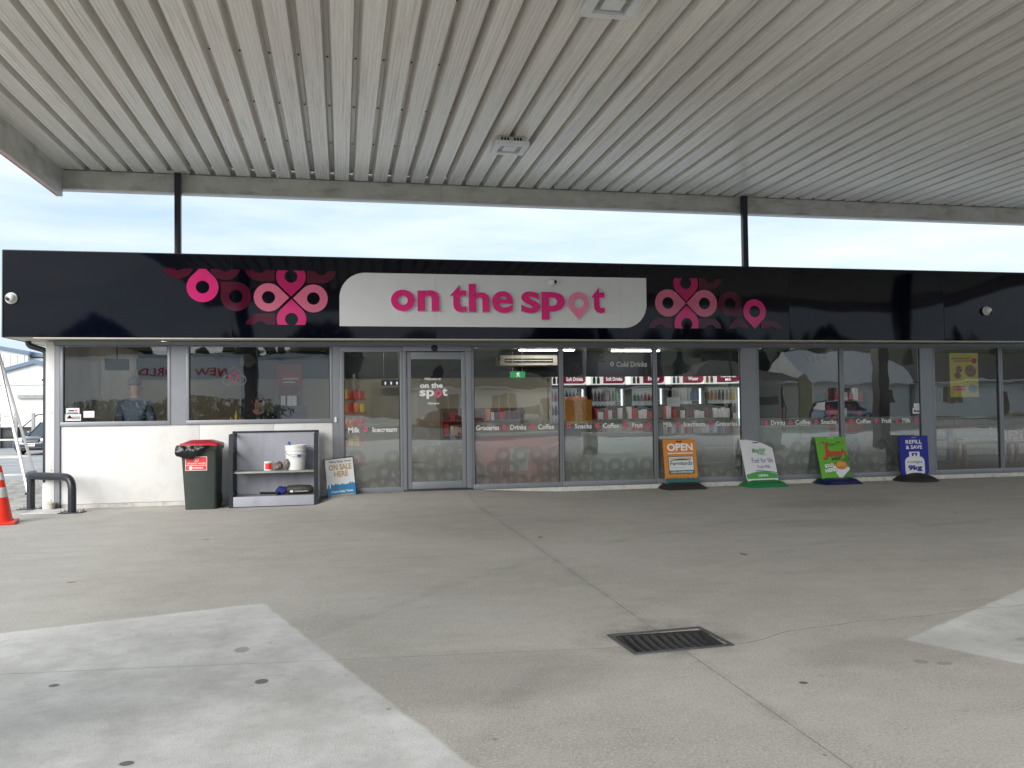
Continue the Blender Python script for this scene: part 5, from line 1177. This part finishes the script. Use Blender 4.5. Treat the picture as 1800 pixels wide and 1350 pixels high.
# dining room on the right
tw = thing('tiled_half_wall', 'low half wall of white brick tiles in the dining room', 'half wall', (10.3, 4.4, .092))
MB().box(0, 6.5, .012, .15, 0, .86).build('core', MT['grout'], tw); MB().box(-.01, 6.51, -.02, .17, .861, .90).build('cap_board', MT['board_white'], tw)
tm = MB().box(.004, .296, 0, .012, .004, .141, bev=.003).mesh('tile', [MT['tile']], 35)
for r_ in range(6):
    for c in range(21): 
        o = link('tile', tm, tw); o.location = (c * .30 + (r_ % 2) * .15, 0, r_ * .142)
text('lettering', 'Pizza', 5.16, 6.42, .33, .58, -.004, 'label_red', tw, .07); text('lettering', 'Pizza', 5.18, 6.40, .345, .565, -.007, 'board_white', tw, .03)
tb = thing('dining_table', 'timber dining table on a grey pedestal behind the poster pane', 'table', (12.45, 2.6, .092))
MB().box(-.62, .62, -.38, .38, .69, .73, bev=.006).build('table_top', MT['wood'], tb, 35); MB().box(-.05, .05, -.05, .05, .03, .689).build('pedestal', MT['alu'], tb); MB().box(-.3, .3, -.28, .28, 0, .029).build('foot', MT['alu'], tb)
for yy, lb in ((1.75, 'timber bench on the window side of the dining table'), (3.45, 'timber bench on the tiled wall side of the dining table')):
    tb2 = thing('bench', lb, 'bench', (12.6, yy, .092)); MB().box(-.75, .75, -.15, .15, .41, .45, bev=.005).build('seat', MT['wood'], tb2, 35)
    for sx in (-.6, .6):
        for sy in (-.1, .1): MB().box(sx - .03, sx + .03, sy - .03, sy + .03, 0, .409).build('leg', MT['wood'], tb2)
ps = thing('window_poster', 'yellow special offer poster hanging inside the dining room pane', 'poster', (10.68, .016, 1.81), (0, 0, 0))
MB().box(-.285, .285, 0, .003, -.385, .385).build('sheet', MT['poster_y'], ps)
for a in ((-.24, .1, .27, .31), (-.2, .15, .225, .26)): MB().box(a[0], a[1], -.003, -.0005, a[2], a[3]).build('print_line', MT['gold'], ps)
for cx, cz, r_ in ((-.10, .10, .065), (-.13, -.01, .065), (.13, .07, .115)):
    MB().prism(circ(cx, cz, r_, r_ * .9, 24), -.003, -.0005).build('food_print', mat('food_print', (.30, .16, .09), .5, var=.9, scale=45), ps)
MB().prism(circ(.21, .25, .05, .05, 20), -.003, -.0005).build('rosette_print', MT['vinyl_hot'], ps)
for k in range(2): MB().box(-.22, .02, -.003, -.0005, -.22 - k * .05, -.185 - k * .05).build('print_line', MT['txt_pink'], ps)
MB().prism(circ(.17, -.24, .095, .075, 20), -.003, -.0005).build('food_print', mat('bowl_print', (.25, .28, .38), .5, var=.6, scale=40), ps)

# ------------------------------------------------------------------ cars
def car(name, label, loc, rz, paint, L_=4.6, Wd_=1.75, Ht=1.45, kind='sedan', plate=None):
    t = thing(name, label, 'car', loc, (0, 0, rz)); hw_ = Wd_ / 2; zb = .22; belt = Ht * .62 if kind != 'van' else Ht * .56
    hood = belt * .93
    if kind == 'van': stn = [(-L_ / 2, .42, .62, .80), (-L_ / 2 + .12, .26, .80, .92), (-L_ / 2 + .8, .22, 1.0, 1.0), (-.9, .22, belt, 1.0), (.9, .22, belt, 1.0), (L_ / 2 - .15, .24, belt, .97), (L_ / 2, .35, belt * .9, .9)]
    else: stn = [(-L_ / 2, .36, .58, .80), (-L_ / 2 + .10, .24, .70, .92), (-L_ / 2 + .45, .20, hood * .93, .98), (-.75, .2, hood, 1.0), (0, .2, belt, 1.0), (1.3, .2, belt, 1.0), (L_ / 2 - .25, .22, belt * .97, .95), (L_ / 2 - .04, .25, belt * .88, .90), (L_ / 2, .38, belt * .7, .84)]
    m = MB(); n = 9; vs = []
    for x, z0, z1, w_ in stn:
        h_ = z1 - z0; W2 = hw_ * w_
        vs += [(y, x, z) for y, z in ((-W2 * .86, z0), (-W2 * .97, z0 + h_ * .25), (-W2, z0 + h_ * .55), (-W2 * .93, z1 - .02), (0, z1 + .02), (W2 * .93, z1 - .02), (W2, z0 + h_ * .55), (W2 * .97, z0 + h_ * .25), (W2 * .86, z0))]
    k = len(stn)
    m.add(vs, [(i * n + j, i * n + (j + 1) % n, (i + 1) * n + (j + 1) % n, (i + 1) * n + j) for i in range(k - 1) for j in range(n)] + [tuple(range(n - 1, -1, -1)), tuple((k - 1) * n + j for j in range(n))])
    m.build('body', MT[paint], t, 50)
    if kind == 'van': a0, a1, b0, b1 = -1.55, -.55, L_ / 2 - .12, L_ / 2 - .35
    else: a0, a1, b0, b1 = -.80, .0, L_ / 2 - .35, L_ / 2 - 1.05
    zt = Ht - .05; m = MB(); wb, wt = hw_ * .91, hw_ * .70
    m.add([(-wb, a0, hood - .03), (wb, a0, hood - .03), (wb, b0, belt - .03), (-wb, b0, belt - .03), (-wt, a1, zt), (wt, a1, zt), (wt, b1, zt), (-wt, b1, zt)], [(0, 1, 5, 4), (1, 2, 6, 5), (2, 3, 7, 6), (3, 0, 4, 7), (4, 5, 6, 7)])
    m.build('windows', mat('car_glass_' + name, (.06, .075, .08), .06), t)
    frust(-wt - .02, wt + .02, a1 - .02, b1 + .02, zt - .01, -wt + .06, wt - .06, a1 + .1, b1 - .1, Ht, .06).build('roof', MT[paint], t, 50)
    for sx in (-1, 1):
        for p, q in (((sx * wb, a0, hood - .02), (sx * wt, a1, zt)), ((sx * wb, b0, belt - .02), (sx * wt, b1, zt)), ((sx * wb, (a0 + b0) / 2 + .2, belt - .02), (sx * wt, (a1 + b1) / 2 + .1, zt))): MB().tube([p, q], .035, 6).build('pillar', MT[paint], t)
        for yy in (-L_ / 2 + .85, L_ / 2 - .85):
            wheel = MB().lathe([(.2, -.09), (.31, -.1), (.325, -.06), (.325, .06), (.31, .1), (.2, .09)], 24, (sx * (hw_ - .09), yy, .325), axis='x').build('wheel', MT['tyre'], t, 40)
            MB().lathe([(.001, -.104), (.05, -.104), (.19, -.095), (.2, -.08), (.2, .08), (.19, .095), (.05, .104), (.001, .104)], 10, (sx * (hw_ - .09), yy, .325), axis='x').build('rim', MT['rim'], wheel, 40)
        MB().box(sx * hw_ * .62 - .17, sx * hw_ * .62 + .17, -L_ / 2 - .0 + .02, -L_ / 2 + .25, .60, .74, bev=.04).build('headlight', MT['lamp_glass'], t, 35)
        MB().box(sx * hw_ * .8 - .1, sx * hw_ * .8 + .1, L_ / 2 - .15, L_ / 2 + .0, .72, .88, bev=.03).build('tail_light', MT['red'], t, 35)
        MB().box(sx * (hw_ + .02) - .07, sx * (hw_ + .02) + .07, a0 + .25, a0 + .36, belt - .02, belt + .12, bev=.03).build('mirror', MT[paint], t, 35)
    MB().box(-.34, .34, -L_ / 2 - .03, -L_ / 2 + .06, .56, .68, bev=.02).build('grille', MT['black'], t, 35); MB().box(-.31, .31, -L_ / 2 - .045, -L_ / 2 - .031, .615, .632).build('grille_bar', MT['rim'], t)
    MB().box(-.6, .6, -L_ / 2 - .02, -L_ / 2 + .08, .28, .37, bev=.02).build('lower_intake', MT['black'], t, 35)
    if plate:
        MB().box(-.19, .19, -L_ / 2 - .055, -L_ / 2 - .046, .40, .53).build('number_plate', MT['board_white'], t); text('lettering', plate, -.16, .16, .425, .505, -L_ / 2 - .057, 'ink', t, .02)
    return t
cz_ = terrain(0, 27.5)
car('parked_car', 'dark slate blue car parked nose-on beyond the ladder', (-12.98, 29.3, cz_), rad(-6), 'car_dark', plate='FRJ220')
car('minivan', 'pale blue people carrier parked across the street', (38.3, -46.0, -.06), rad(90), 'car_blue', 4.7, 1.8, 1.72, 'van')
car('red_car', 'dark red car parked across the street by the brown roofed house', (7.5, -46.0, -.06), rad(90), 'car_red')
car('white_car', 'white car parked on the grass side across the street', (14.5, -50.0, .05), rad(20), 'car_white')

# ------------------------------------------------------------------ sheds and fence behind
def gz(y): return terrain(0, y)
sh = thing('gabled_shed', 'white gabled shed with blue-grey bargeboards behind the parked car', 'shed', (-18.95, 45, gz(45)))
MB().prism([(-6.2, 0), (6.2, 0), (6.2, 3.15), (0, 4.98), (-6.2, 3.15)], 0, 9).build('wall', MT['shed_white'], sh)
for sx in (-1, 1):
    m = MB(); m.prism([(0, 4.98), (0, 5.22), (sx * 6.5, 3.30), (sx * 6.5, 3.06)], -.25, 9.3); m.build('roof', MT['shed_roof'], sh)
MB().box(-1.45, 2.6, -.03, -.002, .02, 3.05).build('roller_door', mat('roller_door', (.76, .75, .72), .5), sh); MB().box(-.95, 2.55, -.22, -.035, 2.78, 3.02).build('door_track', MT['timber'], sh); MB().box(2.45, 2.6, -.06, -.032, .02, 2.75).build('door_post', MT['black'], sh)
MB().box(-6.2, 6.2, -.04, -.003, 3.62, 3.66).build('wall_joint', MT['timber'], sh)
fs_ = thing('long_shed', 'tall white ribbed shed rising behind the gabled shed', 'shed', (-24.4, 60, gz(60)))
MB().box(-9, 0, 0, 10, 0, 6.55).build('wall', MT['shed_white'], fs_); MB().box(0, 9, .6, 10, 0, 6.3).build('wall', MT['shed_white'], fs_)
rbm = MB().box(-.04, .04, -.05, -.001, 0, 6.5).mesh('wall_rib', [MT['shed_white']])
for k in range(18): link('wall_rib', rbm, fs_).location = (-8.8 + k * .5, 0, 0)
m = MB(); m.prism([(-9.2, 8.35), (-9.2, 8.6), (.2, 6.78), (.2, 6.52)], -.3, 10.2); m.build('roof', MT['shed_roof'], fs_)
MB().prism([(-9, 6.55), (0, 6.55), (-9, 8.4)], -.0, 10).build('gable_wall', MT['shed_white'], fs_)
m = MB(); m.prism([(.1, 6.66), (.1, 6.40), (9.2, 6.02), (9.2, 6.25)], .3, 10.2); m.build('roof', MT['shed_roof'], fs_)
ls = thing('blue_roof_shed', 'low shed with dark blue roof at the picture edge', 'shed', (-27.0, 48, gz(48)))
MB().box(-5, 3, 0, 6, 0, 2.9).build('wall', MT['shed_white'], ls); MB().prism([(-5.3, 2.9), (3.2, 2.9), (3.2, 3.1), (1.0, 4.2), (-5.3, 4.2)], -.2, 6.2).build('roof', mat('navy_roof', (.03, .06, .16), .5), ls)
fe = thing('yard_fence', 'yard fence of pale square posts and dark rails in front of the sheds', 'fence', (0, 36, gz(36)))
for k in range(9): MB().box(-21.2 + k * .84, -21.05 + k * .84, -.07, .07, 0, 1.85).build('post', MT['timber'], fe)
for z in (.5, 1.0): MB().box(-21.2, -14.3, .08, .11, z, z + .12).build('rail', MT['black'], fe)
MB().box(-21.2, -14.3, .12, .14, .02, 1.0).build('panel', mat('yard_panel', (.07, .075, .08), .8, var=.5, scale=1.5), fe)
for k in range(2): MB().tube([(-17.6 + k * 1.4, .3, .3), (-16.0 + k * 1.4, .3, 1.75), (-15.6 + k * 1.2, .3, 1.8)], .03, 6).build('brace', MT['black'], fe)

# ------------------------------------------------------------------ street side opposite the shop (seen in the glass)
def house(label, x, y, w, d, h, wallm, roofm, wins, hip=True, rh=2.2, name='house'):
    t = thing(name, label, 'house', (x, y, 0))
    MB().box(-w / 2, w / 2, -d, 0, 0, h).build('wall', MT[wallm], t)
    e = .5; rg_ = w * .5 - d * .5 if hip else w / 2 + e
    rg_ = max(rg_, .5)
    MB().add([(-w / 2 - e, -d - e, h), (w / 2 + e, -d - e, h), (w / 2 + e, e, h), (-w / 2 - e, e, h), (-rg_, -d / 2, h + rh), (rg_, -d / 2, h + rh)], [(3, 2, 1, 0), (0, 1, 5, 4), (2, 3, 4, 5), (1, 2, 5), (3, 0, 4)]).build('roof', MT[roofm], t)
    MB().box(-w / 2 - e, w / 2 + e, e - .02, e + .05, h - .15, h + .02).build('gutter', MT['house_white'], t)
    for wx, wz, ww, wh in wins:
        wn_ = MB().box(wx - ww / 2 - .1, wx + ww / 2 + .1, .001, .06, wz - .1, wz + wh + .1).build('window', MT['white_trim'], t)
        nb = max(1, int(ww / .7))
        for k in range(nb): MB().box(wx - ww / 2 + k * ww / nb + .04, wx - ww / 2 + (k + 1) * ww / nb - .04, .061, .075, wz, wz + wh).build('pane', mat('far_pane', (.05, .055, .06), .1) if False else MT['glass_dark'], wn_)
    nb = int(h / .22)
    bm_ = MB().box(-w / 2, w / 2, .001, .018, .0, .03).mesh('weatherboard', [MT[wallm]])
    for k in range(nb): link('weatherboard', bm_, t).location = (0, 0, .1 + k * .22)
    return t
MT['glass_dark'] = mat('dark_window_glass', (.04, .045, .05), .08)
house('pale blue weatherboard house with dark roof reflected in the dining room glass', 62, -56, 17, 10, 3.5, 'house_blue', 'roof_dark', [(-6, 1.5, 2.2, 1.4), (-.5, 0, 1.1, 2.3), (2.5, 1.3, 1.4, 1.6), (6, 1.3, 2.6, 1.6)])
house('white house with pale iron roof reflected beside the refill board', 48, -58, 10, 10, 3.4, 'house_white', 'roof_grey', [(-2.5, 1.3, 2.4, 1.5), (2.5, 1.3, 1.6, 1.5)], False, 3.0)
house('cream weatherboard house reflected behind the people carrier', 35.5, -57, 11, 9, 3.4, 'house_cream', 'roof_brown', [(-3, 1.3, 2, 1.5), (0, 0, 1, 2.2), (3, 1.3, 1.6, 1.5)])
house('white house with brown roof reflected beside the exit sign', 13, -60, 13, 9, 3.2, 'house_white', 'roof_brown', [(-4, 1.2, 2, 1.4), (1, 1.2, 2.2, 1.4), (4.8, 0, 1, 2.2)])
house('cream bungalow reflected in the Coffee and Fruit panes', 25, -60, 9, 9, 3.2, 'house_cream', 'roof_dark', [(-2.5, 1.2, 1.8, 1.4), (2, 1.2, 1.8, 1.4)])
st_ = thing('supermarket_shed', 'long white store with red lettering reflected in the small windows', 'store', (-11, -62, 0))
MB().box(-12, 11, -14, 0, 0, 6.0).build('wall', MT['shed_white'], st_); MB().box(-12.2, 11.2, -14.2, .12, 6.0, 6.25).build('parapet', MT['roof_grey'], st_)
rbm = MB().box(-.03, .03, .001, .05, 2.4, 6).mesh('wall_rib', [MT['shed_white']])
for k in range(30): link('wall_rib', rbm, st_).location = (-11.8 + k * .78, 0, 0)
m = MB(); add_text(m, 'NEW WORLD', -5.6, 1.4, 4.3, 5.05, 0, 0, .01, 0, True); m.v = [(x, .08, z) for x, y, z in m.v]
m.build('lettering', MT['red'], st_)
def leafy(name, label, cat, x, y, w, d, h, n, lm, seed, trunk=0.0, leaf=.16):
    t = thing(name, label, cat, (x, y, 0)); rnd = random.Random(seed); m = MB()
    for k in range(n):
        while True:
            p = Vector((rnd.uniform(-1, 1), rnd.uniform(-1, 1), rnd.uniform(-1, 1)))
            if .35 < p.length < 1.0 + .15 * noise.noise(p * 3 + Vector((seed, 0, 0))): break
        c = Vector((p.x * w / 2, p.y * d / 2, trunk + (h - trunk) * (.5 + p.z * .5)))
        a = Vector((rnd.uniform(-1, 1), rnd.uniform(-1, 1), rnd.uniform(-1, 1))).normalized() * leaf * rnd.uniform(.6, 1.4); b = a.orthogonal().normalized() * leaf * rnd.uniform(.4, .9)
        m.add([c - a, c - b, c + a, c + b], [(0, 1, 2, 3)])
    m.build('crown', lm, t)
    mt_ = MB(); mt_.tube([(0, 0, 0), (.05, 0, trunk + .3), (0, .1, h * .6)], [.14 if trunk else .06, .1 if trunk else .05, .03], 8); mt_.build('trunk', MT['bark'], t, 50)
    if trunk:
        for k in range(5): a = k * 1.3; MB().tube([(0, 0, trunk * .8 + k * .2), (math.cos(a) * w * .22, math.sin(a) * d * .22, trunk + (h - trunk) * .55)], [.06, .02], 6).build('limb', MT['bark'], t, 50)
    return t
leafy('hedge', 'long green hedge below the white store with red lettering', 'hedge', -12, -52, 17, 2.2, 2.4, 3600, MT['leaf'], 3)
leafy('bush', 'rounded dark bush in front of the pale blue house', 'bush', 66.5, -52, 6, 2.5, 2.0, 1400, MT['leaf'], 5)
leafy('bush', 'small clipped bush behind the people carrier', 'bush', 40, -52, 2.6, 1.6, 1.8, 700, MT['leaf'], 6)
for x, y, h, w_, s_, lb in ((-22, -74, 9.8, 8, 21, 'tall dark tree rising left of the white store'), (-1.5, -80, 12, 8, 22, 'dark tree between the white store and the brown roofed house'), (21, -76, 10, 7, 23, 'dark tree behind the bungalow across the street'), (43, -75, 9, 7, 24, 'dark tree between the cream house and the pale iron roof'), (29, -95, 14, 10, 25, 'large dark tree far behind the cream house')):
    leafy('street_tree', lb, 'tree', x, y, w_, w_, h, 2200, MT['wood_leaf'], s_, 2.0, .38)
fl = thing('feather_banner', 'green teardrop banner on the forecourt edge reflected beside the people carrier', 'banner', (17.2, -16.5, .0), (0, 0, rad(8)))
pl_ = [(-.05, .35), (.18, .45), (.42, 1.2), (.5, 1.8), (.42, 2.2), (.2, 2.45), (-.02, 2.35)]
MB().prism(pl_, -.004, .004).build('sail', mat('banner_green', (.30, .34, .19), .7), fl); MB().tube([(-.04, 0, .02), (-.04, 0, 2.3), (.1, 0, 2.48), (.3, 0, 2.42)], .014, 6).build('pole', MT['black'], fl); MB().box(-.3, .2, -.25, .25, .0, .02).build('foot', MT['steel'], fl)
def pump(x, y, label):
    t = thing('fuel_pump', label, 'fuel pump', (x, y, .0), group='fuel pumps on the island')
    MB().box(-.45, .45, -.3, .3, .0, .15).build('island_kerb', MT['plinth'], t); MB().box(-.4, .4, -.22, .22, .151, 1.75, bev=.02).build('cabinet', MT['white_plastic'], t, 35)
    for s_ in (-1, 1):
        MB().box(-.3, .3, s_ * .225 - .005, s_ * .225 + .005, 1.35, 1.6).build('display', MT['alu'], t)
        for k, mt in enumerate(('green_base', 'cone')):
            MB().box(.41, .48, s_ * .12 + k * .05 - .03, s_ * .12 + k * .05, .95, 1.2).build('nozzle', MT[mt], t)
        MB().tube([(.43, s_ * .1, 1.9), (.62, s_ * .1, 1.2), (.58, s_ * .1, .6), (.5, s_ * .1, .55), (.45, s_ * .1, .95)], .018, 6).build('hose', MT['rubber'], t, 60)
    MB().box(-.42, .42, -.2, .2, 1.751, 2.05, bev=.02).build('head', MT['white_plastic'], t, 35)
pump(12.1, -9.75, 'white fuel pump with black hoses on the forecourt, reflected in the glass')
for x, lb in ((-26, 'timber power pole across the street left of the store'), (30, 'timber power pole across the street by the bungalow')):
    t = thing('power_pole', lb, 'power pole', (x, -48.6, .0)); MB().tube([(0, 0, 0), (0, 0, 9.5)], [.15, .1], 8).build('pole', MT['bark'], t); MB().box(-1.1, 1.1, -.06, .06, 8.8, 8.95).build('cross_arm', MT['bark'], t)
    for k in (-.9, -.4, .4, .9): MB().lathe([(.03, 0), (.05, .06), (.02, .12)], 8, (k, 0, 8.95)).build('insulator', MT['white_plastic'], t)
